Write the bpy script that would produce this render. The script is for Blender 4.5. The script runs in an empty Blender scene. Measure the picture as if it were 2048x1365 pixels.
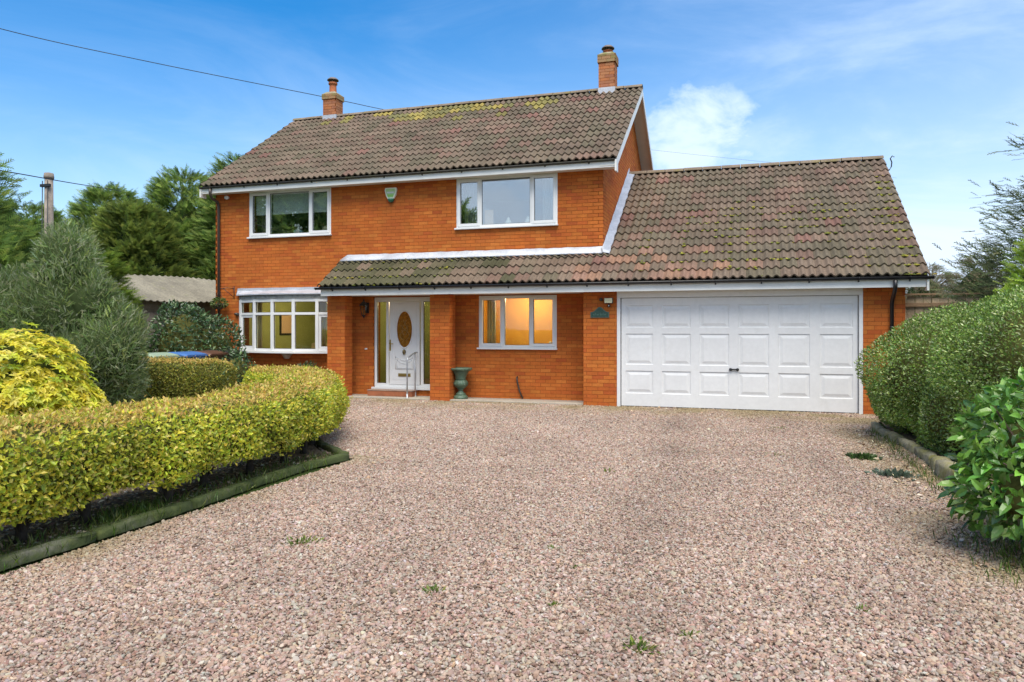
import bpy, math, random
import numpy as np
from mathutils import Vector, Matrix

S = bpy.context.scene
COL = S.collection
random.seed(7)
RNG = np.random.default_rng(11)
R = math.radians

# ------------------------------------------------------------------ camera, sky, sun, exposure
cam_d = bpy.data.cameras.new('camera'); cam = bpy.data.objects.new('camera', cam_d); COL.objects.link(cam)
cam.location = (2.361, -14.424, 1.535); cam.rotation_euler = (R(90), 0, 0.308)
cam_d.sensor_width = 36; cam_d.lens = 36 * 1481 / 2048; cam_d.shift_y = -25.4 / 2048
cam_d.clip_start = 0.05; cam_d.clip_end = 3000
S.camera = cam
SUN_EL, SUN_AZ = R(63), R(158)          # azimuth clockwise from +Y: behind the camera, a little to its right
w = bpy.data.worlds.new('World'); S.world = w; w.use_nodes = True
wn, wl = w.node_tree.nodes, w.node_tree.links
wn.clear()
def N(t, **k):
    n = wn.new(t)
    for a, b in k.items(): setattr(n, a, b)
    return n
w_out = N('ShaderNodeOutputWorld'); w_bg = N('ShaderNodeBackground'); w_bg.inputs[1].default_value = 0.13
w_sky = N('ShaderNodeTexSky', sky_type='NISHITA', sun_disc=False, sun_elevation=SUN_EL, sun_rotation=SUN_AZ)
w_sky.air_density = 1.0; w_sky.dust_density = 0.6; w_sky.ozone_density = 2.2
w_hsv = N('ShaderNodeHueSaturation'); w_hsv.inputs['Saturation'].default_value = 1.5; w_hsv.inputs['Value'].default_value = 0.85
wl.new(w_sky.outputs[0], w_hsv.inputs['Color'])
tc = N('ShaderNodeTexCoord')
def wmath(op, a, b=None, clamp=False):
    n = N('ShaderNodeMath', operation=op, use_clamp=clamp)
    for i, x in enumerate((a, b)):
        if x is None: continue
        if isinstance(x, (int, float)): n.inputs[i].default_value = x
        else: wl.new(x, n.inputs[i])
    return n.outputs[0]
def wdot(vec):
    n = N('ShaderNodeVectorMath', operation='DOT_PRODUCT'); wl.new(tc.outputs['Generated'], n.inputs[0]); n.inputs[1].default_value = vec
    return n.outputs['Value']
def wnoise(scale, sz, detail, off=(0, 0, 0), dist=0.0):
    m = N('ShaderNodeMapping'); m.inputs['Scale'].default_value = (1, 1, sz); m.inputs['Location'].default_value = off
    wl.new(tc.outputs['Generated'], m.inputs[0])
    n = N('ShaderNodeTexNoise'); n.inputs['Scale'].default_value = scale; n.inputs['Detail'].default_value = detail
    n.inputs['Roughness'].default_value = 0.6; n.inputs['Distortion'].default_value = dist
    wl.new(m.outputs[0], n.inputs['Vector']); return n.outputs['Fac']
def wramp(x, a, b):
    n = N('ShaderNodeMapRange', interpolation_type='SMOOTHSTEP', clamp=True); wl.new(x, n.inputs[0])
    n.inputs[1].default_value = a; n.inputs[2].default_value = b; return n.outputs[0]
# thin veil, denser towards the east (camera's right) and behind the camera, with streaks
veil = wramp(wdot((0.80, 0.15, -0.55)), -0.70, 0.75)
streak = wramp(wnoise(2.6, 3.2, 7, (3, 1, 0), 0.6), 0.36, 0.74)
veil2 = wmath('ADD', wmath('MULTIPLY', veil, wmath('ADD', wmath('MULTIPLY', streak, 0.45), 0.42)), wmath('MULTIPLY', streak, 0.07))
# broken cloud, mostly behind the camera
cum = wramp(wnoise(2.2, 2.0, 9, (0.3, 4.1, 2.0), 0.4), 0.30, 0.62)
behind = wramp(wdot((0.1, -1.0, 0.15)), -0.15, 0.5)
cum = wmath('MULTIPLY', cum, wmath('ADD', wmath('MULTIPLY', behind, 0.92), 0.02))
# the one small cumulus over the garage
cdir = Vector((0.953 * 0.245 - 0.303, 0.303 * 0.245 + 0.953, 0.243)).normalized()
cn = wmath('ADD', wdot(tuple(cdir)), wmath('MULTIPLY', wmath('SUBTRACT', wnoise(9, 1.6, 8, (1, 2, 3), 0.3), 0.5), 0.012))
one = wmath('MULTIPLY', wramp(cn, 0.9955, 1.0002), 0.90)
low = wramp(wdot((0, 0, 1)), 0.40, 0.02)
lowv = wmath('MULTIPLY', low, wmath('ADD', wmath('MULTIPLY', streak, 0.25), 0.38))
mask = wmath('MAXIMUM', wmath('ADD', wmath('MAXIMUM', veil2, cum), lowv), one, clamp=True)
w_mix = N('ShaderNodeMixRGB'); wl.new(mask, w_mix.inputs[0]); wl.new(w_hsv.outputs[0], w_mix.inputs[1])
w_mix.inputs[2].default_value = (3.8, 4.5, 5.5, 1)
wl.new(w_mix.outputs[0], w_bg.inputs[0]); wl.new(w_bg.outputs[0], w_out.inputs[0])

sun_d = bpy.data.lights.new('sun', 'SUN'); sun = bpy.data.objects.new('sun', sun_d); COL.objects.link(sun)
sun_d.energy = 2.6; sun_d.angle = R(45); sun_d.color = (1.0, 0.92, 0.80)
_sd = Vector((math.sin(SUN_AZ) * math.cos(SUN_EL), math.cos(SUN_AZ) * math.cos(SUN_EL), math.sin(SUN_EL)))
sun.rotation_euler = _sd.to_track_quat('Z', 'Y').to_euler(); sun.location = _sd * 60
S.view_settings.view_transform = 'Standard'; S.view_settings.look = 'None'
S.view_settings.exposure = 0.90; S.view_settings.gamma = 1.0; S.view_settings.use_curve_mapping = False
S.cycles.max_bounces = 8; S.cycles.transparent_max_bounces = 16

# ------------------------------------------------------------------ materials
MATS = {}
def mat(name, base=(.5, .5, .5), rough=.6, attr=None, inst=False, noise=None, bump=None, metal=0.0, spec=.5,
        transl=0.0, spots=None, coords='Object', emit=None):
    """base colour or a colour attribute; noise=(scale, amount, detail) multiplies; spots=[(scale, lo, hi, colour, detail)] blends colours in"""
    m = bpy.data.materials.new(name); m.use_nodes = True; nt = m.node_tree; nd, lk = nt.nodes, nt.links
    p = nd['Principled BSDF']; p.inputs['Roughness'].default_value = rough; p.inputs['Metallic'].default_value = metal
    p.inputs['Specular IOR Level'].default_value = spec
    if attr:
        a = nd.new('ShaderNodeAttribute'); a.attribute_name = attr; a.attribute_type = 'INSTANCER' if inst else 'GEOMETRY'
        c = a.outputs['Color']
    else:
        a = nd.new('ShaderNodeRGB'); a.outputs[0].default_value = (*base, 1); c = a.outputs[0]
    if coords == 'World':
        g = nd.new('ShaderNodeNewGeometry'); vec = g.outputs['Position']
    else:
        g = nd.new('ShaderNodeTexCoord'); vec = g.outputs['Object']
    def tex(scale, detail, rgh=.6):
        n = nd.new('ShaderNodeTexNoise'); n.inputs['Scale'].default_value = scale; n.inputs['Detail'].default_value = detail
        n.inputs['Roughness'].default_value = rgh; lk.new(vec, n.inputs['Vector']); return n.outputs['Fac']
    def mr(x, a0, a1, b0, b1, smooth=True):
        n = nd.new('ShaderNodeMapRange'); n.clamp = True
        if smooth: n.interpolation_type = 'SMOOTHSTEP'
        lk.new(x, n.inputs[0])
        for i, v in enumerate((a0, a1, b0, b1)): n.inputs[i + 1].default_value = v
        return n.outputs[0]
    if noise:
        for q in (noise if isinstance(noise, list) else [noise]):
            v = mr(tex(q[0], q[2]), .25, .75, 1 - q[1], 1 + q[1])
            mx = nd.new('ShaderNodeVectorMath'); mx.operation = 'SCALE'; lk.new(c, mx.inputs[0]); lk.new(v, mx.inputs['Scale']); c = mx.outputs[0]
    for sp in (spots or []):
        f = mr(tex(sp[0], sp[4]), sp[1], sp[2], 0, sp[5] if len(sp) > 5 else 1)
        mx = nd.new('ShaderNodeMixRGB'); lk.new(f, mx.inputs[0]); lk.new(c, mx.inputs[1]); mx.inputs[2].default_value = (*sp[3], 1); c = mx.outputs[0]
    lk.new(c, p.inputs['Base Color'])
    if bump:
        b = nd.new('ShaderNodeBump'); b.inputs['Strength'].default_value = bump[1]; b.inputs['Distance'].default_value = bump[2]
        lk.new(tex(bump[0], 6), b.inputs['Height']); lk.new(b.outputs[0], p.inputs['Normal'])
    if emit:
        p.inputs['Emission Color'].default_value = (*emit[0], 1); p.inputs['Emission Strength'].default_value = emit[1]
    if transl:
        t = nd.new('ShaderNodeBsdfTranslucent'); lk.new(c, t.inputs[0]); mxs = nd.new('ShaderNodeMixShader'); mxs.inputs[0].default_value = transl
        lk.new(p.outputs[0], mxs.inputs[1]); lk.new(t.outputs[0], mxs.inputs[2]); lk.new(mxs.outputs[0], nd['Material Output'].inputs[0])
    MATS[name] = m
    return m

mat('brick', attr='col', rough=.85, spec=.2, coords='World', noise=[(1.2, .10, 5), (9, .07, 4), (60, .08, 3)], bump=(160, .25, .003),
    spots=[(.7, .56, .78, (.42, .090, .025), 3, .5), (1.1, .58, .80, (.52, .185, .04), 3, .45)])
mat('mortar', (.29, .090, .026), .95, spec=.1, coords='World', noise=(30, .25, 4), bump=(120, .5, .004))
mat('tile', attr='col', rough=.88, spec=.25, coords='World', noise=[(1.4, .22, 4), (45, .28, 5)], bump=(90, .5, .006),
    spots=[(.9, .50, .72, (.125, .108, .072), 4, .40), (6.5, .62, .75, (.10, .095, .035), 6, .6), (38, .70, .76, (.42, .40, .34), 3, .6)])
mat('tile_deck', (.05, .04, .03), .95, coords='World')
mat('ridge', (.20, .155, .11), .9, coords='World', noise=[(3, .25, 4), (40, .2, 4)], spots=[(2.2, .52, .7, (.20, .165, .045), 5, .8)], bump=(80, .4, .005))
mat('upvc', (.78, .79, .78), .32, coords='World', noise=(4, .025, 3))
mat('fascia', (.80, .80, .76), .42, coords='World', noise=[(2.5, .06, 5)], spots=[(9, .62, .8, (.45, .46, .36), 5, .35)])
mat('soffit', (.78, .74, .65), .6, coords='World', noise=(3, .06, 3))
mat('garage_white', (.76, .765, .76), .38, coords='World', noise=[(1.2, .04, 5), (14, .03, 5)], spots=[(2.3, .58, .80, (.56, .55, .50), 6, .35)], bump=(7, .08, .002))
mat('black_plastic', (.018, .018, .020), .35)
mat('gutter_grimy', (.045, .043, .035), .6, coords='World', spots=[(3, .5, .7, (.07, .075, .03), 5, .8)])
mat('brown_plastic', (.055, .042, .032), .45)
mat('lead', (.50, .52, .56), .5, metal=.25, coords='World', noise=[(3, .16, 5), (25, .1, 4)], bump=(14, .5, .01))
mat('lead_dark', (.30, .31, .29), .7, metal=.1, coords='World', noise=[(12, .35, 6)], bump=(60, .6, .01))
mat('concrete', (.42, .375, .30), .9, coords='World', noise=[(2, .16, 5), (60, .14, 4)], bump=(140, .4, .003), spots=[(3.2, .55, .75, (.24, .23, .13), 5, .6)])
mat('terracotta', (.34, .115, .05), .8, coords='World', noise=[(5, .18, 4), (70, .12, 3)], bump=(60, .3, .003))
mat('step_top', (.36, .25, .19), .8, coords='World', noise=(9, .2, 4))
mat('pot', (.42, .13, .05), .8, coords='World', noise=(9, .2, 4))
mat('metal_grey', (.42, .43, .44), .38, metal=.75)
mat('galv', (.48, .50, .52), .42, metal=.6, noise=(14, .12, 4))
mat('brass', (.46, .34, .12), .35, metal=.85)
mat('dark_metal', (.03, .032, .035), .4, metal=.4)
mat('urn_green', (.085, .145, .095), .5, coords='World', noise=[(9, .25, 5), (50, .15, 4)], spots=[(16, .55, .72, (.26, .33, .25), 5, .6)], bump=(45, .3, .004))
mat('plate_green', (.020, .062, .045), .45, noise=(20, .15, 3))
mat('plate_text', (.10, .19, .15), .5)
mat('lamp_cream', (.70, .66, .42), .4)
mat('alarm_white', (.76, .80, .66), .35)
mat('alarm_green', (.28, .55, .12), .35)
mat('alarm_dark', (.03, .16, .10), .3)
mat('plaster_warm', (.64, .36, .07), .9, noise=(3, .06, 3))
mat('plaster_olive', (.30, .33, .14), .9, noise=(2, .08, 3))
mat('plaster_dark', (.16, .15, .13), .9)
mat('floor_wood', (.16, .09, .05), .6, noise=(6, .2, 4))
mat('curtain_white', (.66, .68, .66), .9, transl=.35)
mat('curtain_cream', (.55, .50, .40), .9, transl=.2)
mat('blind', (.86, .88, .83), .9, transl=.12)
mat('cushion', (.42, .38, .30), .95, noise=(60, .2, 3), bump=(90, .5, .006))
mat('china', (.70, .70, .68), .25)
mat('china_blue', (.20, .36, .40), .3)
mat('peach', (.62, .42, .30), .8)
mat('wood_pole', (.26, .22, .18), .9, noise=[(4, .3, 5), (30, .2, 4)], bump=(40, .5, .01))
mat('fence_wood', attr='col', rough=.9, coords='World', noise=[(3, .2, 4), (35, .2, 5)], bump=(40, .4, .004))
mat('asbestos', (.22, .20, .15), .95, coords='World', noise=[(1.5, .25, 5), (18, .2, 5)], spots=[(3, .55, .75, (.16, .16, .07), 5, .6)], bump=(50, .4, .006))
mat('shed_wall', (.22, .18, .12), .95, coords='World', noise=[(2, .25, 5), (20, .2, 4)], bump=(25, .4, .01))
mat('wire', (.03, .03, .03), .6)
mat('bark', (.075, .055, .038), .95, coords='World', noise=[(20, .35, 5)], bump=(60, .8, .01))
mat('bark_dark', (.04, .032, .024), .95, coords='World', noise=[(20, .3, 5)], bump=(60, .8, .01))
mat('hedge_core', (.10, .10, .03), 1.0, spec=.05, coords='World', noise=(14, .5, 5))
mat('leaf', attr='col', rough=.42, spec=.5, transl=.45)
mat('leaf_matt', attr='col', rough=.75, spec=.25, transl=.45)
mat('leaf_gloss', attr='col', rough=.28, spec=.6, transl=.28)
mat('petal', (.62, .62, .40), .7, transl=.2)
mat('moss', attr='col', rough=1.0, spec=.1, bump=(120, .8, .01))
mat('stone', attr='col', inst=True, rough=.8, spec=.3)
mat('litter', attr='col', rough=.8, spec=.2)
mat('kerb', (.17, .16, .12), .95, coords='World', noise=[(5, .3, 5), (40, .25, 5)], bump=(30, .7, .012),
    spots=[(2.6, .22, .46, (.055, .075, .018), 6, .97), (14, .5, .65, (.105, .125, .035), 5, .7), (5, .62, .74, (.13, .11, .08), 5, .7)])
mat('kerb_lichen', (.27, .24, .15), .95, coords='World', noise=[(5, .3, 5), (40, .25, 5)], bump=(30, .7, .012),
    spots=[(3.1, .42, .62, (.21, .19, .04), 6, .9)])
mat('soil', (.19, .14, .09), 1.0, spec=.1, coords='World', noise=[(3, .35, 5), (35, .4, 5)], bump=(30, 1.0, .03), spots=[(2.3, .52, .66, (.05, .065, .018), 6, .7)])
mat('lawn', (.055, .085, .020), 1.0, spec=.1, coords='World', noise=[(.6, .25, 5), (30, .4, 5)], bump=(40, .8, .03))
for nm, c in (('bin_green', (.30, .38, .25)), ('bin_blue', (.055, .15, .38)), ('bin_brown', (.10, .045, .025)), ('bin_black', (.02, .02, .022))):
    mat(nm, c, .42, noise=(6, .12, 4))

def glass_mat(name, fac, tint=(.9, .95, .93)):
    m = bpy.data.materials.new(name); m.use_nodes = True; nd, lk = m.node_tree.nodes, m.node_tree.links
    nd.remove(nd['Principled BSDF'])
    t = nd.new('ShaderNodeBsdfTransparent'); t.inputs[0].default_value = (*tint, 1)
    g = nd.new('ShaderNodeBsdfGlossy'); g.inputs['Roughness'].default_value = 0.0; g.inputs[0].default_value = (.95, .97, 1, 1)
    fc = nd.new('ShaderNodeLayerWeight'); fc.inputs[0].default_value = .5
    lw = nd.new('ShaderNodeMath'); lw.operation = 'POWER'; lk.new(fc.outputs['Facing'], lw.inputs[0]); lw.inputs[1].default_value = 5   # Schlick
    a = nd.new('ShaderNodeMath'); a.operation = 'ADD'; a.use_clamp = True; lk.new(lw.outputs[0], a.inputs[0]); a.inputs[1].default_value = fac
    mx = nd.new('ShaderNodeMixShader'); lk.new(a.outputs[0], mx.inputs[0]); lk.new(t.outputs[0], mx.inputs[1]); lk.new(g.outputs[0], mx.inputs[2])
    lk.new(mx.outputs[0], nd['Material Output'].inputs[0]); MATS[name] = m
glass_mat('glass_up', .26); glass_mat('glass', .045, (.92, .96, .86))
mat('amber_glass', (.40, .20, .035), .12, noise=[(16, .35, 4)], spots=[(26, .60, .70, (.70, .45, .14), 3, .8)], transl=.5)

def gravel_mat():
    m = bpy.data.materials.new('gravel_bed'); m.use_nodes = True; nd, lk = m.node_tree.nodes, m.node_tree.links
    p = nd['Principled BSDF']; p.inputs['Roughness'].default_value = .9; p.inputs['Specular IOR Level'].default_value = .15
    g = nd.new('ShaderNodeNewGeometry')
    v = nd.new('ShaderNodeTexVoronoi'); v.inputs['Scale'].default_value = 52; lk.new(g.outputs['Position'], v.inputs['Vector'])
    sp = nd.new('ShaderNodeSeparateColor'); lk.new(v.outputs['Color'], sp.inputs[0])
    r = nd.new('ShaderNodeValToRGB'); e = r.color_ramp
    e.elements[0].color = (.12, .085, .065, 1); e.elements[1].color = (.46, .39, .32, 1)
    for pos, c in ((.2, (.22, .155, .12, 1)), (.45, (.30, .225, .175, 1)), (.7, (.37, .29, .23, 1))):
        x = e.elements.new(pos); x.color = c
    lk.new(sp.outputs[0], r.inputs[0])
    n = nd.new('ShaderNodeTexNoise'); n.inputs['Scale'].default_value = .55; n.inputs['Detail'].default_value = 6; lk.new(g.outputs['Position'], n.inputs['Vector'])
    mr = nd.new('ShaderNodeMapRange'); lk.new(n.outputs['Fac'], mr.inputs[0])
    for i, q in enumerate((.3, .7, .66, .92)): mr.inputs[i + 1].default_value = q
    sc = nd.new('ShaderNodeVectorMath'); sc.operation = 'SCALE'; lk.new(r.outputs[0], sc.inputs[0]); lk.new(mr.outputs[0], sc.inputs['Scale'])
    n2 = nd.new('ShaderNodeTexNoise'); n2.inputs['Scale'].default_value = 1.1; n2.inputs['Detail'].default_value = 8; lk.new(g.outputs['Position'], n2.inputs['Vector'])
    m2 = nd.new('ShaderNodeMapRange'); m2.interpolation_type = 'SMOOTHSTEP'; lk.new(n2.outputs['Fac'], m2.inputs[0])
    for i, q in enumerate((.60, .74, 0, .45)): m2.inputs[i + 1].default_value = q
    mx = nd.new('ShaderNodeMixRGB'); lk.new(m2.outputs[0], mx.inputs[0]); lk.new(sc.outputs[0], mx.inputs[1]); mx.inputs[2].default_value = (.17, .15, .055, 1)
    lk.new(mx.outputs[0], p.inputs['Base Color'])
    b = nd.new('ShaderNodeBump'); b.inputs['Strength'].default_value = 1.0; b.inputs['Distance'].default_value = .014; b.invert = True
    lk.new(v.outputs['Distance'], b.inputs['Height']); lk.new(b.outputs[0], p.inputs['Normal'])
    MATS['gravel_bed'] = m
gravel_mat()
mat('moss_mortar', (.30, .26, .18), .95, coords='World', noise=[(9, .3, 5)], spots=[(5, .46, .62, (.17, .18, .04), 5, .9)], bump=(60, .5, .01))
mat('cowl_metal', (.20, .16, .14), .6, metal=.3)
mat('dark_brass', (.18, .14, .07), .4, metal=.8)
mat('plaster_pale', (.5, .5, .48), .9)
mat('bulb', (1, .9, .7), .5, emit=((1, .75, .45), 4))
mat('plate_rim', (.07, .11, .085), .5)
mat('alarm_panel', (.42, .62, .28), .35)
mat('gold_core', (.06, .085, .015), 1.0, coords='World', noise=(12, .5, 4))
mat('conifer_core', (.05, .07, .026), 1.0, spec=.05)

# ------------------------------------------------------------------ builders
def tag(o, label=None, cat=None, group=None, kind=None):
    for k, v in (('label', label), ('category', cat), ('group', group), ('kind', kind)):
        if v: o[k] = v
    return o
def empty(name, loc=(0, 0, 0), parent=None):
    o = bpy.data.objects.new(name, None); COL.objects.link(o); o.location = loc; o.empty_display_size = .1
    if parent: o.parent = parent
    return o
def link(name, me, m, parent=None):
    if m is not None and not me.materials: me.materials.append(MATS[m])
    o = bpy.data.objects.new(name, me); COL.objects.link(o)
    if parent is not None:
        o.parent = parent
        if parent.type == 'EMPTY' or True:
            pm = parent.matrix_basis
            o.matrix_parent_inverse = WORLD(parent).inverted()
    return o
def WORLD(o):
    mw = o.matrix_basis.copy()
    if o.parent is not None: mw = WORLD(o.parent) @ o.matrix_parent_inverse @ mw
    return mw

class MB:
    """collects shapes in world coordinates; build() links them as ONE mesh object"""
    def __init__(s): s.v = []; s.f = []; s.sm = []
    def add(s, vs, fs, smooth=False):
        o = len(s.v); s.v += [tuple(x) for x in vs]; s.f += [tuple(i + o for i in f) for f in fs]; s.sm += [smooth] * len(fs); return s
    def box(s, x0, x1, y0, y1, z0, z1):
        return s.add([(x0, y0, z0), (x1, y0, z0), (x1, y1, z0), (x0, y1, z0), (x0, y0, z1), (x1, y0, z1), (x1, y1, z1), (x0, y1, z1)],
                     [(0, 3, 2, 1), (4, 5, 6, 7), (0, 1, 5, 4), (1, 2, 6, 5), (2, 3, 7, 6), (3, 0, 4, 7)])
    def bar(s, a, b, wd, ht, up=(0, 0, 1)):
        """square bar from a to b, centred"""
        a, b = Vector(a), Vector(b); d = (b - a).normalized(); u = Vector(up); sd = d.cross(u).normalized(); u = sd.cross(d)
        vs = []
        for p in (a, b):
            for i, j in ((-1, -1), (1, -1), (1, 1), (-1, 1)): vs.append(p + sd * i * wd / 2 + u * j * ht / 2)
        return s.add(vs, [(3, 2, 1, 0), (4, 5, 6, 7), (0, 1, 5, 4), (1, 2, 6, 5), (2, 3, 7, 6), (3, 0, 4, 7)])
    def tube(s, pts, rad, n=8, smooth=True, cap=True):
        pts = [Vector(p) for p in pts]; rads = rad if isinstance(rad, (list, tuple)) else [rad] * len(pts)
        vs, fs = [], []; ref = Vector((0, 0, 1))
        for i, p in enumerate(pts):
            d = (pts[min(i + 1, len(pts) - 1)] - pts[max(i - 1, 0)]).normalized()
            if abs(d.dot(ref)) > .95: ref = Vector((1, 0, 0)) if abs(d.x) < .9 else Vector((0, 1, 0))
            a = d.cross(ref).normalized(); b = d.cross(a)
            for k in range(n):
                t = 2 * math.pi * k / n; vs.append(p + (a * math.cos(t) + b * math.sin(t)) * rads[i])
        for i in range(len(pts) - 1):
            for k in range(n): fs.append((i * n + k, i * n + (k + 1) % n, (i + 1) * n + (k + 1) % n, (i + 1) * n + k))
        if cap: fs += [tuple(range(n)), tuple(reversed(range((len(pts) - 1) * n, len(pts) * n)))]
        return s.add(vs, fs, smooth)
    def lathe(s, prof, c, n=24, flute=0, smooth=True, cap=True):
        vs, fs = [], []
        for (r, z) in prof:
            for k in range(n):
                t = 2 * math.pi * k / n; rr = r * (1 + (flute * (.5 + .5 * math.cos(t * 12)) if flute else 0))
                vs.append((c[0] + rr * math.cos(t), c[1] + rr * math.sin(t), c[2] + z))
        for i in range(len(prof) - 1):
            for k in range(n): fs.append((i * n + k, i * n + (k + 1) % n, (i + 1) * n + (k + 1) % n, (i + 1) * n + k))
        if cap: fs += [tuple(reversed(range(n))), tuple(range((len(prof) - 1) * n, len(prof) * n))]
        return s.add(vs, fs, smooth)
    def prism(s, poly, vec):
        """polygon of 3-D points pushed along vec"""
        n = len(poly); p = [Vector(q) for q in poly]; q = [a + Vector(vec) for a in p]
        return s.add(p + q, [tuple(range(n)), tuple(reversed(range(n, 2 * n)))] + [(i, i + n, (i + 1) % n + n, (i + 1) % n) for i in range(n)])
    def build(s, name, m, parent=None, bevel=0):
        me = bpy.data.meshes.new(name); me.from_pydata(s.v, [], s.f)
        me.polygons.foreach_set('use_smooth', s.sm)
        import bmesh
        bm = bmesh.new(); bm.from_mesh(me); bmesh.ops.recalc_face_normals(bm, faces=bm.faces)
        if bevel:
            bmesh.ops.bevel(bm, geom=[e for e in bm.edges if e.is_manifold and e.calc_face_angle(0) > .6], offset=bevel, segments=2, profile=.6, affect='EDGES')
        bm.to_mesh(me); bm.free(); me.update()
        return link(name, me, m, parent)

def np_mesh(name, V, loops, starts, totals, col=None, smooth=False):
    me = bpy.data.meshes.new(name); me.vertices.add(len(V)); me.vertices.foreach_set('co', np.ascontiguousarray(V, np.float32).ravel())
    me.loops.add(len(loops)); me.loops.foreach_set('vertex_index', np.ascontiguousarray(loops, np.int32))
    me.polygons.add(len(starts)); me.polygons.foreach_set('loop_start', np.ascontiguousarray(starts, np.int32))
    me.update(calc_edges=True)
    me.polygons.foreach_set('use_smooth', np.full(len(starts), bool(smooth)))
    if col is not None:
        a = me.attributes.new('col', 'FLOAT_COLOR', 'POINT'); c = np.ones((len(V), 4), np.float32); c[:, :3] = col; a.data.foreach_set('color', c.ravel())
    me.validate(); return me

T_QUAD = (np.array([(0, 0, 0), (.5, -.5, .10), (1, 0, 0), (.5, .5, .10)]), [(0, 1, 2, 3)])
T_LEAF = (np.array([(0, 0, 0), (.35, 0, .0), (.7, 0, -.05), (1, 0, -.20), (.3, -.5, .10), (.72, -.36, .0), (.3, .5, .10), (.72, .36, .0)]),
          [(0, 4, 1), (4, 5, 2, 1), (5, 3, 2), (0, 1, 6), (1, 2, 7, 6), (2, 3, 7)])
def _spray(n, spread, w):
    v, f = [], []
    for i in range(n):
        y = (i + .5) / n; sd = -1 if i % 2 else 1; o = len(v); L = .55 * (1 - .55 * y)
        v += [(y * .8, 0, 0), (y * .8 + w, 0, .0), (y * .8 + L * .75, sd * L * spread, .06 * sd)]; f.append((o, o + 1, o + 2))
    o = len(v); v += [(0, -w * .4, 0), (0, w * .4, 0), (1, 0, -.05)]; f.append((o, o + 1, o + 2))
    return np.array(v), f
T_SPRAY = _spray(8, .62, .13)
T_SPRAY2 = _spray(6, .5, .16)
T_STAR = None
def scatter(name, P, D, NR, L, W, col, m, parent, T=T_QUAD, kind=None):
    """leaves: P base points, D axis, NR rough normal, L length, W width ratio"""
    n = len(P); D = D / np.linalg.norm(D, axis=1, keepdims=True)
    Sd = np.cross(D, NR); l = np.linalg.norm(Sd, axis=1, keepdims=True); Sd = Sd / np.maximum(l, 1e-6); Nn = np.cross(Sd, D)
    tv, tf = T; k = len(tv); L = np.broadcast_to(L, (n,))[:, None, None]
    V = P[:, None, :] + L * (tv[None, :, 0:1] * D[:, None, :] + tv[None, :, 1:2] * W * Sd[:, None, :] + tv[None, :, 2:3] * Nn[:, None, :])
    tl = np.concatenate([np.array(f) for f in tf]); ts = np.array([len(f) for f in tf]); st = np.concatenate([[0], np.cumsum(ts)[:-1]])
    base = np.arange(n)[:, None]
    loops = (tl[None, :] + base * k).ravel(); starts = (st[None, :] + base * len(tl)).ravel()
    me = np_mesh(name, V.reshape(-1, 3), loops, starts, None, np.repeat(col, k, axis=0))
    o = link(name, me, m, parent)
    if kind: o['kind'] = kind
    return o
def unit(n):
    v = RNG.normal(size=(n, 3)); return v / np.linalg.norm(v, axis=1, keepdims=True)
_H = np.random.default_rng(5).random((32, 32, 32))
def vnoise(P, s):
    q = np.asarray(P) * s; i = np.floor(q).astype(int); f = q - i; f = f * f * (3 - 2 * f); r = 0
    for a in (0, 1):
        for b in (0, 1):
            for c in (0, 1):
                wt = (f[:, 0] if a else 1 - f[:, 0]) * (f[:, 1] if b else 1 - f[:, 1]) * (f[:, 2] if c else 1 - f[:, 2])
                r = r + wt * _H[(i[:, 0] + a) % 32, (i[:, 1] + b) % 32, (i[:, 2] + c) % 32]
    return r
def palette(n, cols, jit=.12, wts=None):
    c = np.array(cols)[RNG.choice(len(cols), n, p=wts)]; return np.clip(c * RNG.normal(1, jit, (n, 1)) * RNG.normal(1, jit * .35, (n, 3)), .004, .9)

# ------------------------------------------------------------------ ground
def sheet(name, poly, z, m, label=None, cat=None, kind='structure', step=None):
    me = bpy.data.meshes.new(name); me.from_pydata([(x, y, z) for x, y in poly], [], [tuple(range(len(poly)))]); me.update()
    o = link(name, me, m); tag(o, label, cat, kind=kind); return o
sheet('ground', [(-600, -600), (600, -600), (600, 900), (-600, 900)], -.02, 'lawn', 'grassy ground around the house out to the horizon', 'ground')
DRIVE = [(-2.16, -30), (4.25, -30), (4.25, -8.6), (4.22, -6.5), (4.30, -4.4), (4.15, -2.7), (4.3, -1.2), (6.0, .6), (4.2, .6), (-10.5, .66), (-10.8, -2.4), (-6.9, -2.2), (-5.0, -3.55), (-3.7, -5.2), (-2.55, -6.5), (-2.02, -6.72)]
sheet('driveway', DRIVE, 0.0, 'gravel_bed', 'pinkish gravel driveway in front of the garage', 'driveway')
sheet('planting_bed', [(-14, -14), (-2.2, -14), (-2.2, -6.9), (-2.75, -6.35), (-3.85, -5.1), (-5.1, -3.45), (-6.6, -2.5), (-14, -2.5)], .03, 'soil', 'dark soil bed under the hedge left of the drive', 'flower bed')
sheet('planting_bed', [(4.3, -12), (12, -12), (12, .2), (4.6, .2), (4.4, -1.2), (4.3, -2.7), (4.42, -4.4), (4.34, -6.5)], .05, 'soil', 'soil bed under the round hedge right of the drive', 'flower bed')
slab = MB().box(-6.9, -.75, .02, .64, -.02, .035).build('paving_strip', 'concrete', None, .008)
tag(slab, 'worn concrete strip along the foot of the porch wall', 'paving', kind='structure')

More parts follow.
